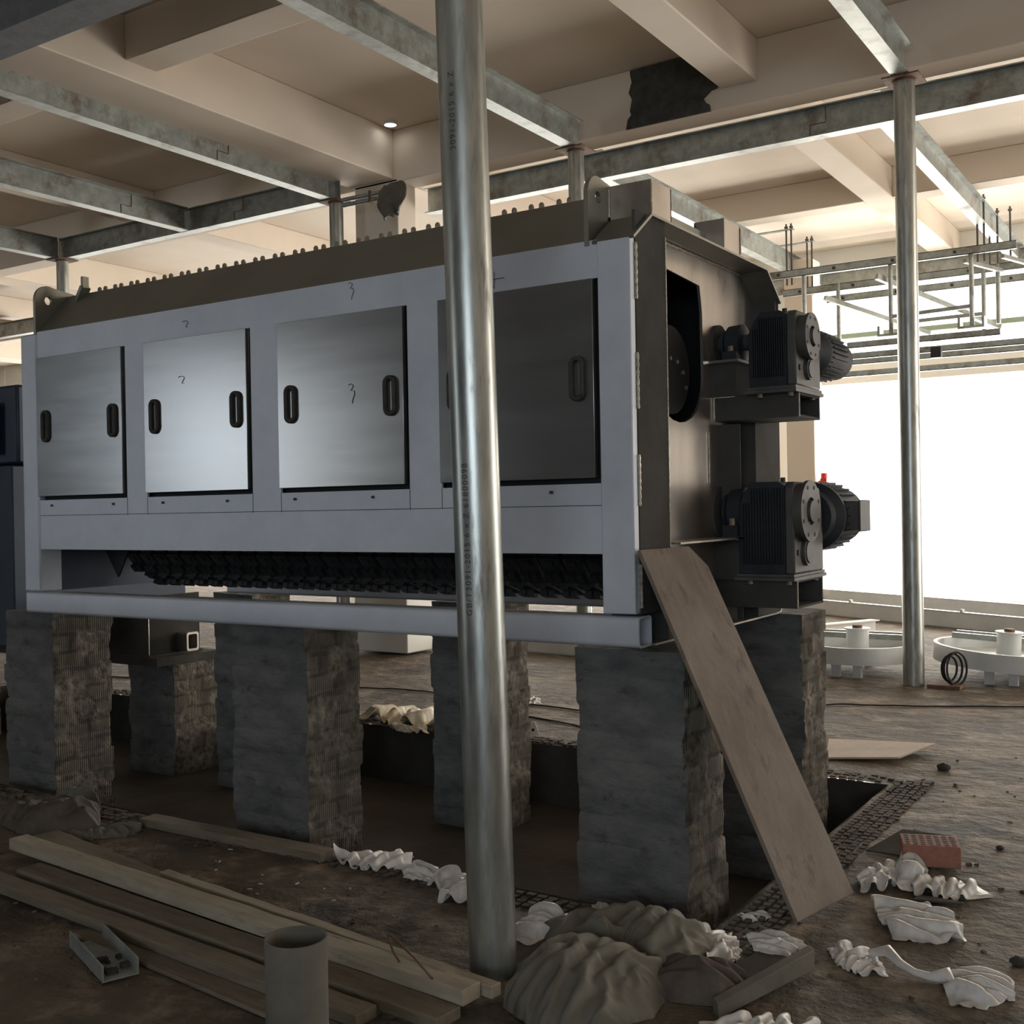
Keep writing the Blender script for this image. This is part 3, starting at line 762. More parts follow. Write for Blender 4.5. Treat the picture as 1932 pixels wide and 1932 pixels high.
# ================================================================== BRICK PIERS
def pier(x0, x1, y0, y1, z0, z1, seed, label, batter=.0):
    b = MB(); per = []
    n = 16
    m = 12
    for i in range(n): per.append((x0 + (x1 - x0) * i / n, y0, (0, -1)))
    for i in range(m): per.append((x1, y0 + (y1 - y0) * i / m, (1, 0)))
    for i in range(n): per.append((x1 - (x1 - x0) * i / n, y1, (0, 1)))
    for i in range(m): per.append((x0, y1 - (y1 - y0) * i / m, (-1, 0)))
    N = len(per); zs = []; z = z0
    rows = int((z1 - z0) / .105); rh = (z1 - z0) / rows; lv = []
    for r in range(rows):
        for t in (.0, .12, .5, .88): lv.append((z0 + rh * (r + t), r, t))
    lv.append((z1, rows - 1, 1.0))
    rnd = random.Random(seed)
    jit = {}
    for (z, r, t) in lv:
        for i, (x, y, nn) in enumerate(per):
            face = 0 if i < n else 1 if i < n + m else 2 if i < 2 * n + m else 3
            bk = (face, r, (i % 16) // 4 + (r % 2) * 7)
            if bk not in jit: jit[bk] = rnd.uniform(-.005, .005) if face in (0,) else rnd.uniform(-.008, .006)
            o = jit[bk] + .010 * nse(x * 1, y * 1, z * 1 + seed * 7, 9) + .006 * nse(x, y, z + seed, 28)
            if t in (0.0,): o -= .006
            corner = (i % (n + m) in (0, n))
            px = x + nn[0] * o; py = y + nn[1] * o
            if corner: px += (x - (x0 + x1) / 2) / abs(x - (x0 + x1) / 2) * (jit[bk] - .004); py += (y - (y0 + y1) / 2) / abs(y - (y0 + y1) / 2) * jit[bk] * .6
            f = 1 + batter * (1 - (z - z0) / (z1 - z0))
            px = (px - (x0 + x1) / 2) * f + (x0 + x1) / 2; py = (py - (y0 + y1) / 2) * f + (y0 + y1) / 2
            b.v.append((px, py, z + (.008 * nse(x, y, seed, 7) if t == 1.0 else 0)))
    for j in range(len(lv) - 1):
        for i in range(N):
            b.f.append((j * N + i, j * N + (i + 1) % N, (j + 1) * N + (i + 1) % N, (j + 1) * N + i)); b.mi.append(0 if i < n or i >= 2 * n + m else 1)
    b.f.append(tuple((len(lv) - 1) * N + i for i in range(N))); b.mi.append(1)
    b.f.append(tuple(range(N - 1, -1, -1))); b.mi.append(0)
    o = b.build('brick_pier', ['mortar', 'brickside'], sharp=50)
    return tag(o, label, 'pillar', 'rough brick piers under the machines')


PT = .985
pier(-6.27, -5.79, 4.0, 4.40, PZ, PT, 1, 'mortar-smeared brick pier under the left front corner of the machine')
pier(-4.31, -3.80, 4.0, 4.40, PZ, PT, 2, 'brick pier with ribbed hollow bricks, under the middle front of the machine', .01)
pier(-2.29, -1.80, 3.99, 4.36, PZ, PT - .01, 3, 'wide mortar-smeared brick pier behind the leaning board', .02)
pier(-2.35, -1.84, 5.50, 5.86, PZ, PT, 4, 'tall brick pier under the right back corner of the machine', .015)
pier(-4.18, -3.68, 5.50, 5.84, PZ, PT, 5, 'dark brick pier partly hidden behind the near pipe', .0)
pier(-7.07, -6.56, 5.52, 6.02, PZ, .437, 6, 'short brick pier carrying the dark machine behind')
pier(-6.10, -5.72, 5.50, 5.86, PZ, PT, 8, 'narrow dark brick pier just left of the middle front pier')

# ================================================================== SECOND MACHINE (left, behind)
m2 = thing('dark_machine', 'dark blue steel machine at the left edge, beyond the big machine', 'machine', (-8.0, 5.2, .5))
b = MB(); b.box(-9.3, -7.32, 4.75, 6.3, .62, 1.92); b.build('lower_body', 'blue', m2, bevel=.01)
b = MB(); b.box(-9.3, -7.32, 4.80, 6.3, 1.93, 2.50); b.build('upper_body', 'blue', m2, bevel=.02)
b = MB(); b.box(-9.2, -7.5, 4.74, 4.76, 2.0, 2.38); b.build('hatch_panel', 'darksteel', m2, bevel=.03)
b = MB(); b.box(-9.3, -6.68, 5.4, 5.9, .5, .52); b.box(-7.5, -6.72, 5.42, 5.432, .52, .95); b.box(-6.72, -6.71, 5.42, 5.9, .52, .95); b.build('base_frame', 'darksteel', m2)
b = MB(); b.tube([(-6.708, 5.42, .52 + i * .02) for i in range(22)], .004, 6); b.build('weld_seam', 'weld', m2)
rect_tube(-7.2, -6.60, 5.68, .522, .115, .14, .02, .016).build('tube_stub', 'endsteel', m2, label='bright open end of a square tube')
b = MB(); b.box(-9.3, -6.6, 5.4, 6.0, .44, .5); b.build('packing_block', 'pit', m2)
pier(-9.3, -8.7, 5.0, 5.5, PZ, .425, 9, 'brick pier at the left edge under the dark machine')


# ================================================================== FLOOR CLUTTER
def slab(name, corners, z0, z1, m, label, cat, group=None, bevel=.003, parent=None):
    """corners: four (x,y) points, z0/z1 numbers or per-corner lists"""
    zb = z0 if isinstance(z0, (list, tuple)) else [z0] * 4; zt = z1 if isinstance(z1, (list, tuple)) else [z1] * 4
    b = MB(); b.add([(x, y, z) for (x, y), z in zip(corners, zb)] + [(x, y, z) for (x, y), z in zip(corners, zt)], [(3, 2, 1, 0), (4, 5, 6, 7), (0, 1, 5, 4), (1, 2, 6, 5), (2, 3, 7, 6), (3, 0, 4, 7)])
    o = b.build(name, m, parent, bevel=bevel)
    if label: tag(o, label, cat, group)
    return o


def plank(p, q, w, z0, z1, m, label, zq=None, cat='plank', group='loose timbers on the floor'):
    """p,q centre-line ends"""
    p = Vector(p); q = Vector(q); d = (q - p).normalized(); n = Vector((-d.y, d.x)) * w / 2
    dz = 0 if zq is None else zq
    b = MB(); L = (q - p).length; N = max(6, int(L / .12)); vs = []
    for i in range(N + 1):
        c = p.lerp(q, i / N); o = .004 * nse(i * .7, w * 10, z0 * 9); dd = dz * i / N
        e1 = .004 * nse(i * 1.3, 5, w); e2 = .004 * nse(i * 1.1, 9, w)
        vs += [(c.x - n.x * (1 + e1 * 9), c.y - n.y * (1 + e1 * 9), z0 + dd), (c.x + n.x, c.y + n.y, z0 + dd), (c.x + n.x * (1 + e2 * 9), c.y + n.y * (1 + e2 * 9), z1 + dd + o), (c.x - n.x, c.y - n.y, z1 + dd + o * .6)]
    fs = []
    for i in range(N):
        a = i * 4
        for k_ in range(4): fs.append((a + k_, a + (k_ + 1) % 4, a + 4 + (k_ + 1) % 4, a + 4 + k_))
    fs += [(3, 2, 1, 0), (N * 4, N * 4 + 1, N * 4 + 2, N * 4 + 3)]
    b.add(vs, fs)
    # object with X along the grain
    off = Vector(((p.x + q.x) / 2, (p.y + q.y) / 2, z0)); ang = math.atan2(d.y, d.x)
    o = b.build('timber_plank', m, bevel=.003)
    R = Matrix.Rotation(-ang, 4, 'Z'); o.data.transform(R); o.rotation_euler = (0, 0, ang)
    return tag(o, label, cat, group)


plank((-4.66, 3.02), (-1.97, 2.765), .085, .052, .102, 'palewood', 'palest straight timber lying on top of the pile, runs past the stub pipe')
plank((-4.78, 3.24), (-2.95, 2.93), .12, .006, .046, 'wood', 'weathered plank just behind the palest timber, ends by the stub pipe')
plank((-4.35, 2.865), (-1.98, 2.66), .11, .022, .06, 'wood', 'brown timber lying beneath the palest timber', )
plank((-4.45, 2.72), (-2.2, 2.545), .09, .022, .06, 'wood', 'nearest dull timber of the pile, at the left edge')
plank((-3.72, 3.06), (-1.93, 2.84), .045, .048, .088, 'palewood', 'thin pale batten lying against the back of the palest timber')
plank((-4.59, 3.68), (-3.40, 3.695), .10, .005, .045, 'wood', 'separate plank lying along the pit edge below the middle pier')
plank((-3.6, 2.60), (-2.0, 2.43), .10, .006, .02, 'wood', 'thin dark board under the front of the timber pile')

# leaning plywood board
root = None
bl = Vector((-1.385, 3.985, .01)); br = Vector((-1.30, 4.40, .01)); tl = Vector((-1.942, 3.87, 1.375)); tr = Vector((-1.935, 4.31, 1.372))
tr2 = Vector((-1.90, 4.425, 1.285))
th = ((br - bl).cross(tl - bl)).normalized()
if th.x > 0: th = -th
th *= .018
b = MB(); ring = [bl, br, tr2, tr, tl]; n_ = len(ring)
b.add([v - th for v in ring] + [v for v in ring], [tuple(range(n_)), tuple(range(2 * n_ - 1, n_ - 1, -1))] + [(i, (i + 1) % n_, n_ + (i + 1) % n_, n_ + i) for i in range(n_)])
o = b.build('plywood_board', 'ply', bevel=.002); tag(o, 'dusty brown plywood board leaning against the right end of the machine', 'board')
o = slab('plywood_sheet', [(-2.25, 7.2), (-2.1, 6.66), (-1.70, 6.78), (-1.595, 7.23)], [.006, .004, .025, .035], [.018, .016, .037, .047], 'plypale', 'pale plywood offcut lying flat on the floor right of the back pier', 'board')

# cut pipe stub standing in the foreground
root = thing('pipe_stub', 'short open-topped pipe stub standing upright in the foreground', 'pipe', (-1.985, 2.035, 0))
b = MB(); b.hollow((-1.985, 2.035, 0), (-1.985, 2.035, .49), .0775, .0725, 56); b.build('pipe_wall', 'sack', root, sharp=60)
b = MB(); b.cyl((-1.985, 2.035, .2), (-1.985, 2.035, .205), .0724, 40); b.build('inner_disc', 'dark', root)  # near-black disc closing the pipe below its mouth

# channel offcut
root = thing('channel_offcut', 'short galvanised steel channel offcut lying on the floor at lower left', 'steel offcut', (-3.3, 2.42, .01))
a = Vector((-3.50, 2.53)); c = Vector((-3.13, 2.39)); d = (c - a).normalized(); n = Vector((-d.y, d.x)); Lc = (c - a).length
m_ = Matrix.Translation((a.x, a.y, .012)) @ Matrix.Rotation(math.atan2(d.y, d.x), 4, 'Z')
b = MB(); b.box(0, Lc, -.055, .055, 0, .005, m_); b.box(0, Lc, -.06, -.055, 0, .055, m_); b.box(0, Lc, .055, .06, 0, .055, m_); b.build('channel_body', 'galv', root)
b = MB()
for i in range(14):
    u = .28 + random.uniform(-.06, .08); v = random.uniform(-.035, .045); s_ = random.uniform(.006, .013); b.box(u - s_, u + s_, v - s_, v + s_, .005, .005 + s_ * 1.2, m_)
b.build('dirt_crumb', 'pit', root, kind='stuff')

# rebar hook
b = MB(); b.tube([(-2.10, 2.74, .105), (-2.20, 2.78, .135), (-2.32, 2.82, .165), (-2.345, 2.83, .165), (-2.345, 2.83, .15), (-2.31, 2.81, .12), (-2.27, 2.79, .105)], .004, 8)
o = b.build('bent_wire', 'rust'); tag(o, 'rusty bent wire hook standing up from the pale timber', 'wire')


import numpy as np


def crumple(name, outline, h, m, label, cat, seed, group=None, fold=9, z=0.0, sharpn=.6, rings=22, peak=None, p=1.8, slack=None, N=None):
    """a thin sheet let fall in folds over the outline: small cloth relaxation on a grid"""
    soft = m in ('sack', 'sackdark')
    rg = np.random.RandomState(seed); n = len(outline)
    xs = [q[0] for q in outline]; ys = [q[1] for q in outline]; size = max(max(xs) - min(xs), max(ys) - min(ys))
    cx = sum(xs) / n; cy = sum(ys) / n
    N = N or (46 if soft and size > .4 else 30 if soft else 34)
    slack = slack or (1.20 if soft else 1.36); h = h * (1 if soft else .7)
    # boundary radius by angle
    P_ = []
    for i in range(n):
        a = outline[i]; c = outline[(i + 1) % n]
        for k_ in range(8): t = k_ / 8; P_.append((a[0] * (1 - t) + c[0] * t - cx, a[1] * (1 - t) + c[1] * t - cy))
    an = np.array([math.atan2(q[1], q[0]) for q in P_]); rd = np.array([math.hypot(*q) for q in P_]); o_ = np.argsort(an); an = an[o_]; rd = rd[o_]
    an = np.concatenate([an - 2 * PI, an, an + 2 * PI]); rd = np.tile(rd, 3)
    u = np.linspace(-1, 1, N); U, V = np.meshgrid(u, u, indexing='ij')
    X = U * np.sqrt(1 - V ** 2 / 2); Y = V * np.sqrt(1 - U ** 2 / 2)
    r = np.hypot(X, Y); th = np.arctan2(Y, X); Rb = np.interp(th, an, rd)
    X = cx + r * Rb * np.cos(th); Y = cy + r * Rb * np.sin(th)
    edge = np.maximum(abs(U), abs(V))
    dome = 1 - np.clip(edge, 0, 1) ** (3.5 if soft else 2)
    if peak is not None: dome = dome * np.exp(-((X - peak[0]) ** 2 + (Y - peak[1]) ** 2) / (size * .45) ** 2)
    lump = h * dome * (.6 if soft else .3)
    lo = np.zeros((N, N))
    for f, a_ in ((2.1, .5), (4.3, .3)):
        ph = rg.rand(4) * 6; lo += a_ * np.sin(U * f + ph[0] + 1.3 * np.sin(V * f * .8 + ph[1])) * np.sin(V * f * 1.1 + ph[2])
    lump = np.maximum(lump * (1 + .35 * lo), 0)
    Pp = np.stack([X, Y, lump + .004], -1); home = Pp.copy()
    Pp[..., 2] += rg.rand(N, N) * h * (.25 if soft else .5); Pp[..., :2] += rg.randn(N, N, 2) * size * .008 * np.array([1.6, .6])
    cons = []
    for di, dj, k_ in ((1, 0, 1), (0, 1, 1), (1, 1, .5), (1, -1, .5), (2, 0, .25), (0, 2, .25), (3, 0, .06), (0, 3, .06)):
        A = (slice(0, N - di), slice(max(0, -dj), N - max(0, dj))); B = (slice(di, N), slice(max(0, dj), N + min(0, dj)))
        sl = 1 + (slack - 1) * ((1.7 if di else .45) if (seed % 2) else (.45 if di and not dj else 1.7 if not di else 1.1)) * (.7 + .6 * np.clip(.5 + lo, 0, 1))[A]
        rest = np.linalg.norm(home[B][..., :2] - home[A][..., :2], axis=-1) * sl
        cons.append((A, B, rest, k_))
    vel = np.zeros_like(Pp)
    for it in range(70):
        old = Pp.copy(); vel[..., 2] -= .0006; Pp = Pp + vel * .85
        for q in range(5):
            for A, B, rest, k_ in cons:
                d = Pp[B] - Pp[A]; L = np.linalg.norm(d, axis=-1) + 1e-9
                w = (.5 * k_ * (L - rest) / L)[..., None] * d * .55
                Pp[A] += w; Pp[B] -= w
            Pp[..., 2] = np.maximum(Pp[..., 2], lump + .003)
            Pp[..., 2] = np.minimum(Pp[..., 2], lump + h * (.45 if soft else .75) + .012)
            Pp[..., :2] += (home[..., :2] - Pp[..., :2]) * (.05 if soft else .03)
        vel = (Pp - old) * .8
    vs = Pp.reshape(-1, 3).copy()
    eps = (edge.reshape(-1) > .999)
    if soft: vs[eps, 2] = 0
    vs[:, 2] += z
    b = MB(); b.v = [tuple(float(c) for c in v) for v in vs]
    b.f = [(i * N + j, (i + 1) * N + j, (i + 1) * N + j + 1, i * N + j + 1) for i in range(N - 1) for j in range(N - 1)]; b.mi = [0] * len(b.f)
    o = b.build(name, m, sharp=180)
    th_ = o.modifiers.new('thickness', 'SOLIDIFY'); th_.thickness = .003 if soft else .0015; th_.offset = -1
    sd = o.modifiers.new('soft', 'SUBSURF'); sd.levels = sd.render_levels = 1
    return tag(o, label, cat, group)


PG = 'scraps of white plastic film on the floor'
crumple('cloth_sack', [(-2.04, 3.10), (-1.93, 2.87), (-1.78, 2.80), (-1.60, 2.86), (-1.50, 3.05), (-1.52, 3.22), (-1.68, 3.42), (-1.88, 3.42), (-2.02, 3.30)], .16, 'sack', 'lumpy grey-brown sack slumped against the foot of the near pipe', 'sack', 3, fold=4, sharpn=.3, p=3.2, rings=28)
crumple('folded_sack', [(-2.2, 3.48), (-1.95, 3.72), (-1.68, 3.74), (-1.5, 3.62), (-1.48, 3.4), (-1.62, 3.3), (-1.8, 3.42), (-2.05, 3.36)], .15, 'sack', 'flattened grey sack with folds behind the lumpy sack', 'sack', 5, fold=6, sharpn=.45, p=2.5)
crumple('dark_rag', [(-1.62, 3.42), (-1.42, 3.46), (-1.30, 3.36), (-1.33, 3.22), (-1.50, 3.17), (-1.62, 3.22)], .12, 'sackdark', 'dark brown rag between the lumpy sack and the grey board', 'rag', 8, fold=5, sharpn=.5)
crumple('plastic_film', [(-1.72, 3.72), (-1.55, 3.78), (-1.46, 3.66), (-1.42, 3.5), (-1.50, 3.46), (-1.58, 3.58)], .13, 'film', 'white film draped over the right end of the flattened sack', 'plastic film', 11, PG, fold=6)
crumple('plastic_film', [(-2.26, 3.68), (-2.14, 3.66), (-2.08, 3.5), (-2.12, 3.34), (-2.22, 3.36), (-2.27, 3.5)], .11, 'film', 'white crumpled film tucked between the near pipe and the sacks', 'plastic film', 12, PG, fold=7)
crumple('plastic_film', [(-2.12, 3.80), (-2.0, 3.83), (-1.98, 3.76), (-2.1, 3.74)], .05, 'film', 'tiny white film tuft above the flattened sack', 'plastic film', 13, PG, fold=4)
slab('grey_board', [(-1.50, 3.28), (-1.36, 3.20), (-1.20, 3.58), (-1.34, 3.75)], [.005, .005, .03, .03], [.013, .013, .038, .038], 'card', 'dark grey board scrap lying right of the sacks', 'board')
crumple('plastic_film', [(-1.47, 3.72), (-1.36, 3.80), (-1.24, 3.72), (-1.28, 3.62), (-1.4, 3.62)], .09, 'film', 'white film lump on the top corner of the grey board', 'plastic film', 14, PG, fold=5, z=.03)
slab('board_strip', [(-1.36, 3.17), (-1.33, 3.14), (-1.17, 3.56), (-1.20, 3.60)], [.002, .002, .035, .035], [.05, .05, .10, .10], 'sack', 'tilted strip of dirty board in front of the grey board', 'board')
# row of film along the pit edge left of the pipe
crumple('plastic_film', [(-3.40, 3.72), (-3.25, 3.86), (-3.10, 3.92), (-3.02, 3.80), (-3.10, 3.68), (-3.25, 3.66)], .13, 'film', 'white film heap at the foot of the middle pier by the plank end', 'plastic film', 21, PG, fold=4, peak=(-3.12, 3.8))
crumple('plastic_film', [(-3.02, 3.84), (-2.92, 3.86), (-2.84, 3.78), (-2.87, 3.68), (-2.96, 3.68), (-3.02, 3.74)], .11, 'film', 'small round white film bundle beside the pit edge', 'plastic film', 22, PG, fold=6)
crumple('plastic_film', [(-2.88, 3.76), (-2.74, 3.80), (-2.56, 3.74), (-2.47, 3.62), (-2.52, 3.54), (-2.66, 3.52), (-2.72, 3.62), (-2.84, 3.66)], .12, 'film', 'translucent film tangle reaching to the left side of the near pipe', 'plastic film', 23, PG, fold=9)
# right side scraps
crumple('plastic_film', [(-1.31, 4.74), (-1.22, 4.84), (-1.16, 4.74), (-1.18, 4.52), (-1.27, 4.46), (-1.33, 4.58)], .17, 'film', 'white film bunch right of the foot of the leaning board', 'plastic film', 31, PG, fold=6)
crumple('plastic_film', [(-1.22, 4.98), (-1.13, 4.94), (-1.08, 4.74), (-1.10, 4.58), (-1.18, 4.56), (-1.22, 4.74)], .18, 'film', 'pointed white film bunch beside the brick', 'plastic film', 32, PG, fold=5)
crumple('plastic_film', [(-1.15, 4.66), (-1.04, 4.74), (-.90, 4.76), (-.82, 4.66), (-.92, 4.54), (-1.08, 4.52)], .06, 'film', 'flat film spread under the front of the brick', 'plastic film', 33, PG, fold=6)
crumple('plastic_film', [(-1.20, 4.34), (-1.06, 4.42), (-.92, 4.36), (-.82, 4.14), (-.90, 4.06), (-1.04, 4.04), (-1.12, 4.16)], .07, 'film', 'beige film sheet lying alone right of the leaning board foot', 'plastic film', 34, PG, fold=6)
crumple('plastic_film', [(-1.21, 3.84), (-1.10, 3.88), (-1.02, 3.80), (-.98, 3.70), (-1.05, 3.66), (-1.14, 3.70)], .07, 'film', 'crumpled film at the left end of the lower right trail', 'plastic film', 35, PG, fold=6)
b = MB(); pts = [(-1.06, 3.80, .03), (-1.0, 3.80, .05), (-.95, 3.76, .03), (-.90, 3.74, .02), (-.85, 3.73, .02), (-.80, 3.74, .03), (-.77, 3.70, .02)]
b.tube(pts, .015, 8, rs=[.012, .02, .015, .012, .014, .028, .01]); o = b.build('plastic_film', 'film', sharp=75); tag(o, 'twisted rope-like film strip on the lower right floor', 'plastic film', PG)
crumple('plastic_film', [(-.80, 3.82), (-.72, 3.90), (-.62, 3.86), (-.60, 3.72), (-.66, 3.62), (-.76, 3.60), (-.80, 3.68)], .08, 'film', 'thick white film fold at the right end of the lower right trail', 'plastic film', 36, PG, fold=6)
crumple('plastic_film', [(-1.36, 3.10), (-1.22, 3.20), (-1.05, 3.22), (-.98, 3.05), (-1.10, 2.9), (-1.3, 2.95)], .11, 'film', 'white film heap cut off by the bottom edge of the photo', 'plastic film', 37, PG, fold=5)
crumple('plastic_film', [(-1.60, 3.98), (-1.52, 4.06), (-1.47, 4.0), (-1.55, 3.92)], .04, 'film', 'small white scrap left of the leaning board foot', 'plastic film', 38, PG, fold=4)
# brick with holes
root = thing('hollow_brick', 'red hollow brick lying beside the white plastic bunch', 'brick', (-1.12, 4.93, .03))
mB = Matrix.Translation((-1.115, 4.93, .02)) @ Matrix.Rotation(math.radians(18), 4, 'Z')
b = MB(); b.box(-.115, .115, -.085, .085, 0, .09, mB); b.build('brick_body', 'brick', root, bevel=.004)
b = MB()
for i in range(7):
    for j in range(5): b.box(-.1 + i * .0305, -.1 + i * .0305 + .017, -.07 + j * .03, -.07 + j * .03 + .018, .089, .0915, mB)
b.build('brick_hole', 'dark', root)
slab('dark_tile', [(-1.40, 4.98), (-1.30, 5.22), (-1.08, 5.22), (-1.15, 4.98)], [.004, .05, .05, .004], [.012, .06, .06, .012], 'card', 'dark flat tile lying behind the hollow brick', 'tile')
slab('floor_sliver', [(-1.52, 3.90), (-1.36, 3.83), (-1.34, 3.85), (-1.50, 3.92)], .003, .01, 'card', 'thin dark sliver on the floor in front of the leaning board', 'scrap')
slab('floor_sliver', [(-1.08, 4.45), (-.90, 4.50), (-.90, 4.52), (-1.06, 4.52)], .003, .012, 'card', 'flat dark sliver just below the brick and film', 'scrap')
# left rag heap and pit-edge bits
crumple('old_rag', [(-5.25, 3.30), (-5.0, 3.24), (-4.75, 3.30), (-4.66, 3.46), (-4.85, 3.60), (-5.15, 3.62), (-5.35, 3.5)], .19, 'sackdark', 'dirty brown cloth heap at the left, behind the timber ends', 'rag', 41, fold=4, sharpn=.5)
crumple('sack_scrap', [(-4.95, 3.28), (-4.7, 3.30), (-4.5, 3.48), (-4.52, 3.60), (-4.72, 3.50), (-4.9, 3.40)], .05, 'sack', 'pale sack edge lying in front of the brown cloth heap', 'rag', 42, fold=5)
crumple('cloth_fold', [(-5.3, 3.62), (-5.2, 3.74), (-5.0, 3.72), (-5.06, 3.58)], .20, 'sack', 'pale cloth fold on top of the brown cloth heap', 'rag', 43, fold=3)
crumple('plastic_film', [(-5.62, 6.30), (-5.3, 6.62), (-5.0, 6.66), (-4.72, 6.5), (-4.75, 6.28), (-5.05, 6.24), (-5.4, 6.3)], .16, 'foam', 'yellowed film heap on the far pit edge under the machine', 'plastic film', 51, PG, fold=7)
crumple('plastic_film', [(-5.1, 6.22), (-4.8, 6.24), (-4.72, 6.16), (-4.8, 6.10), (-5.0, 6.12)], .14, 'foam', 'film clump hanging over the far pit edge', 'plastic film', 52, PG, fold=6)
crumple('plastic_film', [(-4.85, 7.45), (-4.7, 7.6), (-4.62, 7.5), (-4.68, 7.38), (-4.8, 7.36)], .15, 'film', 'pinkish white film ball seen between the dark pier and the front right pier', 'plastic film', 53, PG, fold=5)
# cream bracket plate with holes
root = thing('hole_plate', 'small white plate with three holes standing on the far pit edge', 'plate', (-4.0, 6.3, .0))
mB = Matrix.Translation((-4.0, 6.30, .055)) @ Matrix.Rotation(math.radians(30), 4, 'Z') @ Matrix.Rotation(math.radians(-18), 4, 'Y')
b = MB(); b.box(-.075, .075, -.004, .004, -.045, .05, mB); b.build('plate_body', 'bright_paint', root, bevel=.003)
b = MB()
for u in (-.045, 0, .045):
    q0 = mB @ Vector((u, -.006, 0)); q1 = mB @ Vector((u, .006, 0)); b.cyl(q0, q1, .01, 12)
b.build('plate_hole', 'dark', root)
# thin cable on the floor
b = MB(); cp_ = [(-9.2, 6.85), (-8.0, 7.1), (-7.0, 7.3), (-6.34, 7.47), (-5.82, 7.55), (-5.0, 7.5), (-4.19, 7.32), (-3.3, 7.9), (-2.6, 8.49), (-2.08, 8.70), (-1.35, 9.0), (0, 9.3), (2, 9.5)]
pts = []
for i in range(len(cp_) - 1):
    for t in range(8):
        u = t / 8; x = cp_[i][0] * (1 - u) + cp_[i + 1][0] * u; y = cp_[i][1] * (1 - u) + cp_[i + 1][1] * u; pts.append((x, y + .03 * nse(x, y, 2, 1.7), ground(x, y) + .009))
b.tube(pts, .0065, 6); o = b.build('floor_cable', 'rubber'); tag(o, 'thin black cable lying across the floor behind the piers', 'cable')
b = MB(); pts = [(-4.9 + i * .08, 7.02 - .004 * i * i * .3 + .01 * nse(i, 0, 4), .010) for i in range(14)]; b.tube(pts, .006, 6); o = b.build('floor_wire', 'rubber'); tag(o, 'short black wire near the pinkish film ball', 'cable')
# loose stones / clods
def clod(x, y, r, seed, label, m='pit'):
    b = MB(); vs = []; n = 10
    for j in range(7):
        for i in range(n):
            a = 2 * PI * i / n; t = PI * j / 6; rr_ = r * (1 + .35 * nse(math.cos(a) * 2, math.sin(a) * 2, seed + j))
            vs.append((x + rr_ * math.sin(t) * math.cos(a), y + rr_ * math.sin(t) * math.sin(a), ground(x, y) + r * .45 - rr_ * .55 * math.cos(t)))
    fs = [(j * n + i, j * n + (i + 1) % n, (j + 1) * n + (i + 1) % n, (j + 1) * n + i) for j in range(6) for i in range(n)]
    b.add(vs, fs); o = b.build('dirt_clod', m, sharp=80); return tag(o, label, 'stone', 'loose clods on the dirty floor')


clod(-1.44, 6.74, .04, 1, 'dark pointed clod right of the pale plywood offcut')
clod(-.63, 4.02, .03, 2, 'dark clod near the right edge beside the lower film trail')
clod(-.9, 5.3, .018, 3, 'small clod on the bare floor beyond the brick')
rnd = random.Random(5)
b = MB()
for i in range(420):
    u = rnd.random()
    if u < .55: x = rnd.uniform(-5.2, -1.6); y = rnd.uniform(2.2, 3.72)
    else: x = rnd.uniform(-1.5, .3); y = rnd.uniform(3.0, 7.5)
    if -3.95 < x < -2.95 and 3.08 < y < 3.65: x -= 1.0
    s_ = rnd.uniform(.003, .009); a = rnd.uniform(0, PI); z = ground(x, y)
    m_ = Matrix.Translation((x, y, z + s_ * .25)) @ Matrix.Rotation(a, 4, 'Z') @ Matrix.Rotation(rnd.uniform(-.5, .5), 4, 'X')
    b.box(-s_ * rnd.uniform(.6, 1.8), s_, -s_ * .7, s_ * .7, -s_ * .5, s_ * .5, m_)
o = b.build('floor_grit', 'floor'); tag(o, 'scattered grit and crumbs over the dirty floor', 'grit', kind='stuff')
b = MB()
for i in range(16):
    x = rnd.uniform(-3.9, -3.0); y = rnd.uniform(3.12, 3.6)
    s_ = rnd.uniform(.0015, .005); m_ = Matrix.Translation((x, y, ground(x, y) + .004)) @ Matrix.Rotation(rnd.uniform(0, PI), 4, 'Z'); b.box(-s_ * 3, s_ * 2, -s_, s_, 0, .003, m_)
o = b.build('paper_bits', 'film'); tag(o, 'tiny white paper and plastic bits on the floor', 'litter', kind='stuff')

# rag hung on twin pipes by the post cap
root = thing('twin_pipes', 'pair of thin horizontal pipes beside the post cap holding the rag', 'pipe', (-7.8, 9.5, 4.9))
for zz, yy in ((4.985, 9.40), (4.925, 9.40)):
    b = MB(); b.cyl((-8.25, yy, zz), (-7.42, yy, zz + .0), .024, 16); b.build('thin_pipe', 'galv', root)
b = MB(); b.box(-7.86, -7.84, 9.37, 9.43, 4.89, 5.02); b.build('pipe_clip', 'rust', root)
b = MB(); vs = []; N1, N2 = 18, 16
for j in range(N2 + 1):
    v = j / N2
    for i in range(N1 + 1):
        u = i / N1
        w_ = .15 + .02 * math.sin(v * 3)
        x = -7.50 + (u - .5) * .34 * (.75 + .5 * math.sin(PI * min(1, v * 1.1))) - .03 * v + .02 * nse(u * 4, v * 4, 2)
        z = 5.035 - v * .32 - .05 * (1 - u) * v + .02 * nse(u * 3, v * 3, 7)
        if v > .8: z += .03 * nse(u * 9, 0, 3)
        y = 9.372 - .03 * math.sin(v * PI) + .035 * math.sin(u * 9 + v * 2) * (.3 + v)
        vs.append((x, y, z))
fs = [(j * (N1 + 1) + i, j * (N1 + 1) + i + 1, (j + 1) * (N1 + 1) + i + 1, (j + 1) * (N1 + 1) + i) for j in range(N2) for i in range(N1)]
b.add(vs, fs); o = b.build('hanging_rag', 'sack', sharp=80); so = o.modifiers.new('t', 'SOLIDIFY'); so.thickness = .02
tag(o, 'grey-brown cloth rag draped over the twin pipes above the machine', 'rag')
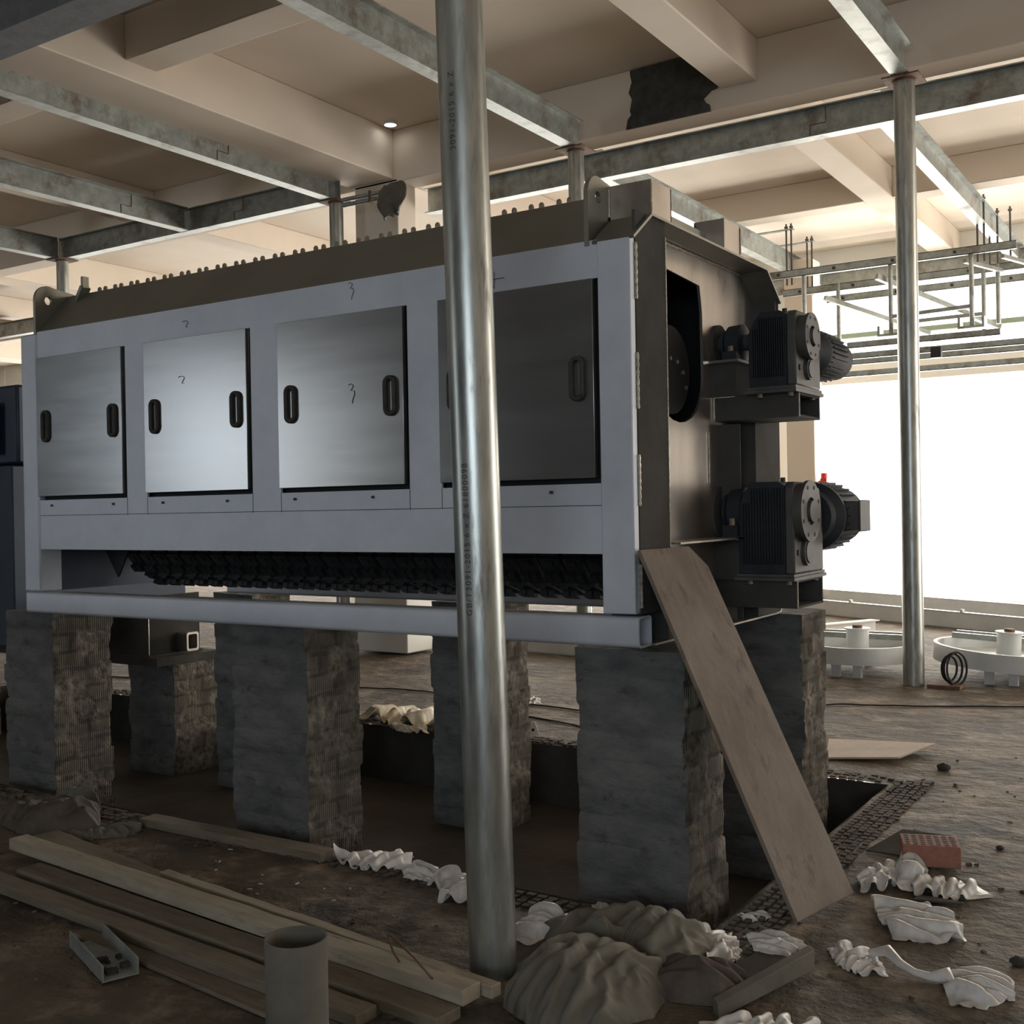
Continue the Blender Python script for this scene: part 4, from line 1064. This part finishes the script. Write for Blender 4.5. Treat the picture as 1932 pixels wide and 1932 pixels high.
# ceiling lamp
root = thing('ceiling_lamp', 'small round glowing lamp on the concrete ceiling above the rag', 'lamp', (-7.82, 9.72, SZ - .02))
b = MB(); b.hollow((-7.82, 9.72, SZ - .035), (-7.82, 9.72, SZ), .075, .066, 32); b.build('lamp_rim', 'whitepaint', root)
me_ = bpy.data.materials.new('lamp_glow'); me_.use_nodes = True; e_ = me_.node_tree.nodes['Principled BSDF']; e_.inputs['Emission Color'].default_value = (1, .98, .93, 1); e_.inputs['Emission Strength'].default_value = 9
MT['glow'] = me_
b = MB(); b.cyl((-7.82, 9.72, SZ - .03), (-7.82, 9.72, SZ - .004), .066, 32); b.build('lamp_lens', 'glow', root)

# ================================================================== FAR RIGHT THINGS
def wheel(cx, cy, r, label, tilt):
    root = thing('belt_wheel', label, 'wheel', (cx, cy, 0), 'pale round wheels lying on the floor')
    T = Matrix.Translation((cx, cy, .12)) @ Matrix.Rotation(tilt, 4, 'Y')
    pts = []
    for i in range(40):
        a = 2 * PI * i / 40; k_ = 1 + .10 * max(0, math.cos(a + PI / 2 - .2)) ** 6
        pts.append((r * k_ * math.cos(a), r * k_ * math.sin(a) * .95))
    b = MB(); n = len(pts)
    vs = []
    for z, f in ((0, 1), (.15, 1), (.15, .95), (.05, .95)): vs += [T @ Vector((x * f, y * f, z)) for x, y in pts]
    fs = []
    for q in range(3):
        a = q * n; c = a + n; fs += [(a + j, a + (j + 1) % n, c + (j + 1) % n, c + j) for j in range(n)]
    fs.append(tuple(3 * n + j for j in range(n))); fs.append(tuple(range(n - 1, -1, -1)))
    b.add(vs, fs); b.build('wheel_rim', 'whitepaint', root, sharp=30)
    b = MB(); b.cyl(T @ Vector((0, 0, .05)), T @ Vector((0, 0, .26)), .10, 24); b.cyl(T @ Vector((0, 0, .26)), T @ Vector((0, 0, .275)), .115, 24); b.build('hub', 'whitepaint', root, sharp=30)
    b = MB(); b.cyl(T @ Vector((0, 0, .27)), T @ Vector((0, 0, .30)), .045, 16); b.build('axle_end', 'rust', root)
    for dx, dy in ((-.07, -r * .8), (.12, -r * .8), (0, r * .7)):
        b = MB(); b.box(cx + dx - .035, cx + dx + .035, cy + dy - .03, cy + dy + .03, 0, .125); b.build('foot', 'whitepaint', root)
    b = MB(); b.box(-.5, .5, .12, .16, .16, .21, T); b.box(-.5, .5, .32, .36, .16, .21, T); b.build('guide_rail', 'galv', root)
    return root


wheel(-2.95, 10.35, .54, 'pale round wheel with hub left of the right pipe post', 0)
wheel(-1.70, 10.55, .62, 'pale round wheel with hub at the right edge, slightly tilted', .05)
root = thing('cable_coil', 'dark cable coil on a small stand just right of the right pipe post', 'cable', (-2.02, 9.75, 0))
for i, r_ in enumerate((.10, .12, .13)):
    b = MB(); b.tube([(-2.02 + .03 * i + r_ * .5 * math.cos(t), 9.72 + .5 * r_ * math.cos(t), .16 + r_ * math.sin(t) * 1.05) for t in [k_ * PI / 12 for k_ in range(24)]], .010, 6, closed=True); b.build('cable_loop', 'rubber', root)
b = MB(); b.box(-2.18, -1.92, 9.62, 9.82, .0, .03); b.build('coil_base', 'rust', root)
# white I-beam offcut
root = thing('beam_offcut', 'short white I-beam piece lying beyond the back pier', 'steel offcut', (-3.85, 12.4, 0))
mB = Matrix.Translation((-3.95, 12.3, .0)) @ Matrix.Rotation(math.radians(62), 4, 'Z')
b = MB(); b.box(-.9, .9, -.07, .07, 0, .012, mB); b.box(-.9, .9, -.07, .07, .18, .192, mB); b.box(-.9, .9, -.006, .006, .012, .18, mB); b.build('beam_section', 'bright_paint', root)


def rail(p, q, label, h=.2, w=.1, tabs=True):
    p = Vector(p); q = Vector(q); d = q - p; L = d.length
    m_ = Matrix.Translation((p.x, p.y, 0)) @ Matrix.Rotation(math.atan2(d.y, d.x), 4, 'Z')
    root = thing('channel_rail', label, 'steel rail', (p.x, p.y, 0), 'long pale channels on the far floor')
    b = MB(); b.box(0, L, 0, .01, 0, h, m_); b.box(0, L, 0, w, h - .01, h, m_); b.box(0, L, 0, w, 0, .01, m_); b.build('channel', 'whitepaint', root)
    if tabs:
        t = MB(); x = .5
        while x < L: t.box(x, x + .04, -.02, .02, h, h + .04, m_); x += .9
        t.build('upright_tab', 'bright_paint', root)
    return root


rail((-7.2, 16.6), (-.6, 13.0), 'nearer of the two long pale channels beyond the right pipe post')
rail((-7.0, 17.9), (-.2, 14.2), 'farther of the two long pale channels, by the bright opening', h=.22, tabs=False)
rail((-7.3, 10.24), (-5.3, 10.05), 'pale channel lying behind the machine, seen between the piers', h=.17, tabs=False)
b = MB(); b.box(-5.36, -5.26, 16.95, 17.05, 1.82, 1.92); b.cyl((-5.31, 17, 1.92), (-5.31, 17, 2.0), .05, 12); b.cyl((-5.4, 17, 1.87), (-5.31, 17, 1.87), .02, 8); o = b.build('fire_valve', 'red'); tag(o, 'small red valve on the pale column beside the motors', 'valve')

# hanging conveyor frame
hang = thing('hanging_rack', 'galvanised hanging rail frame below the far ceiling beams', 'rack', (-3.9, 15.6, 3.6))


def bar(p, q, w, name, m='galv', h=None):
    p = Vector(p); q = Vector(q); d = q - p; L = d.length; h = h or w
    m_ = Matrix.Translation(p) @ d.to_track_quat('X', 'Z').to_matrix().to_4x4()
    b = MB(); b.box(0, L, -w / 2, w / 2, -h / 2, h / 2, m_); return b.build(name, m, hang)


def crail(x0, x1, y, z, h=.10, w=.07):
    b = MB(); b.box(x0, x1, y, y + .008, z, z + h); b.box(x0, x1, y, y + w, z, z + .008); b.box(x0, x1, y, y + w, z + h - .008, z + h)
    r_ = b.build('top_rail', 'galv', hang)
    q = MB(); x = x0 + .25
    while x < x1: q.cyl((x, y - .012, z + h / 2), (x, y, z + h / 2), .022, 8); x += .78
    q.build('rail_bolt', 'handle', r_)


crail(-5.6, -2.28, 15.2, 4.69); crail(-5.6, -.9, 16.1, 4.60)
crail(-5.2, -2.2, 16.9, 4.58)
for i in range(5): bar((-2.9 + i * .45, 15.25 + .0 * i, 4.62), (-2.6 + i * .45, 16.1, 4.6), .05, 'cross_rung')
for (x, y) in ((-5.26, 15.2), (-5.19, 15.2), (-5.26, 16.1), (-5.19, 16.1), (-2.76, 15.25), (-2.68, 15.25), (-2.76, 16.1), (-2.66, 16.1), (-2.5, 16.1)):
    b = MB(); b.cyl((x, y + .1, 4.6), (x, y + .1, 5.46 if y > 0 else 5.2), .013, 8); b.cyl((x, y + .1, 5.40), (x, y + .1, 5.425), .028, 6); b.build('threaded_rod', 'castlight', hang)
for (x, y, zb) in ((-3.83, 15.24, 3.78), (-2.82, 15.24, 3.74), (-5.0, 15.24, 3.78), (-4.78, 16.1, 3.8), (-2.83, 16.12, 3.8), (-2.65, 16.12, 3.9)):
    b = MB(); b.cyl((x, y, zb), (x, y, 4.7), .030, 10); b.build('drop_pipe', 'galv', hang)
for yy in (15.3, 16.2):
    b = MB(); b.box(-5.80, -5.15, yy - .04, yy + .04, 5.372, 5.385); b.build('clamp_plate', 'galv', hang)
bar((-3.83, 15.24, 4.0), (-2.82, 15.24, 4.03), .05, 'tie_bar'); bar((-3.83, 16.1, 4.04), (-2.83, 16.1, 4.05), .05, 'tie_bar')
bar((-4.0, 15.2, 4.55), (-2.75, 16.8, 3.95), .07, 'brace_bar'); bar((-4.7, 15.2, 4.35), (-3.6, 16.4, 3.9), .06, 'brace_bar')
for (x0, x1, y, z) in ((-4.35, -2.45, 15.0, 3.60), (-4.7, -2.2, 15.5, 3.52), (-5.0, -2.3, 16.0, 3.50), (-5.4, -1.6, 16.6, 3.40)):
    b = MB(); b.box(x0, x1, y, y + .01, z, z + .08); b.box(x0, x1, y, y + .07, z, z + .01); b.build('trolley_rail', 'galv', hang)
b = MB(); b.box(-3.35, -3.22, 15.3, 15.4, 3.42, 3.56); b.build('limit_switch', 'rubber', hang, label='black box under the frame')
for x in (-3.83, -2.82):
    b = MB(); b.box(x - .16, x + .16, 15.15, 15.35, 3.74, 3.77); b.box(x - .16, x - .13, 15.15, 15.35, 3.77, 3.88); b.box(x + .13, x + .16, 15.15, 15.35, 3.77, 3.88); b.build('trolley_bracket', 'galv', hang)
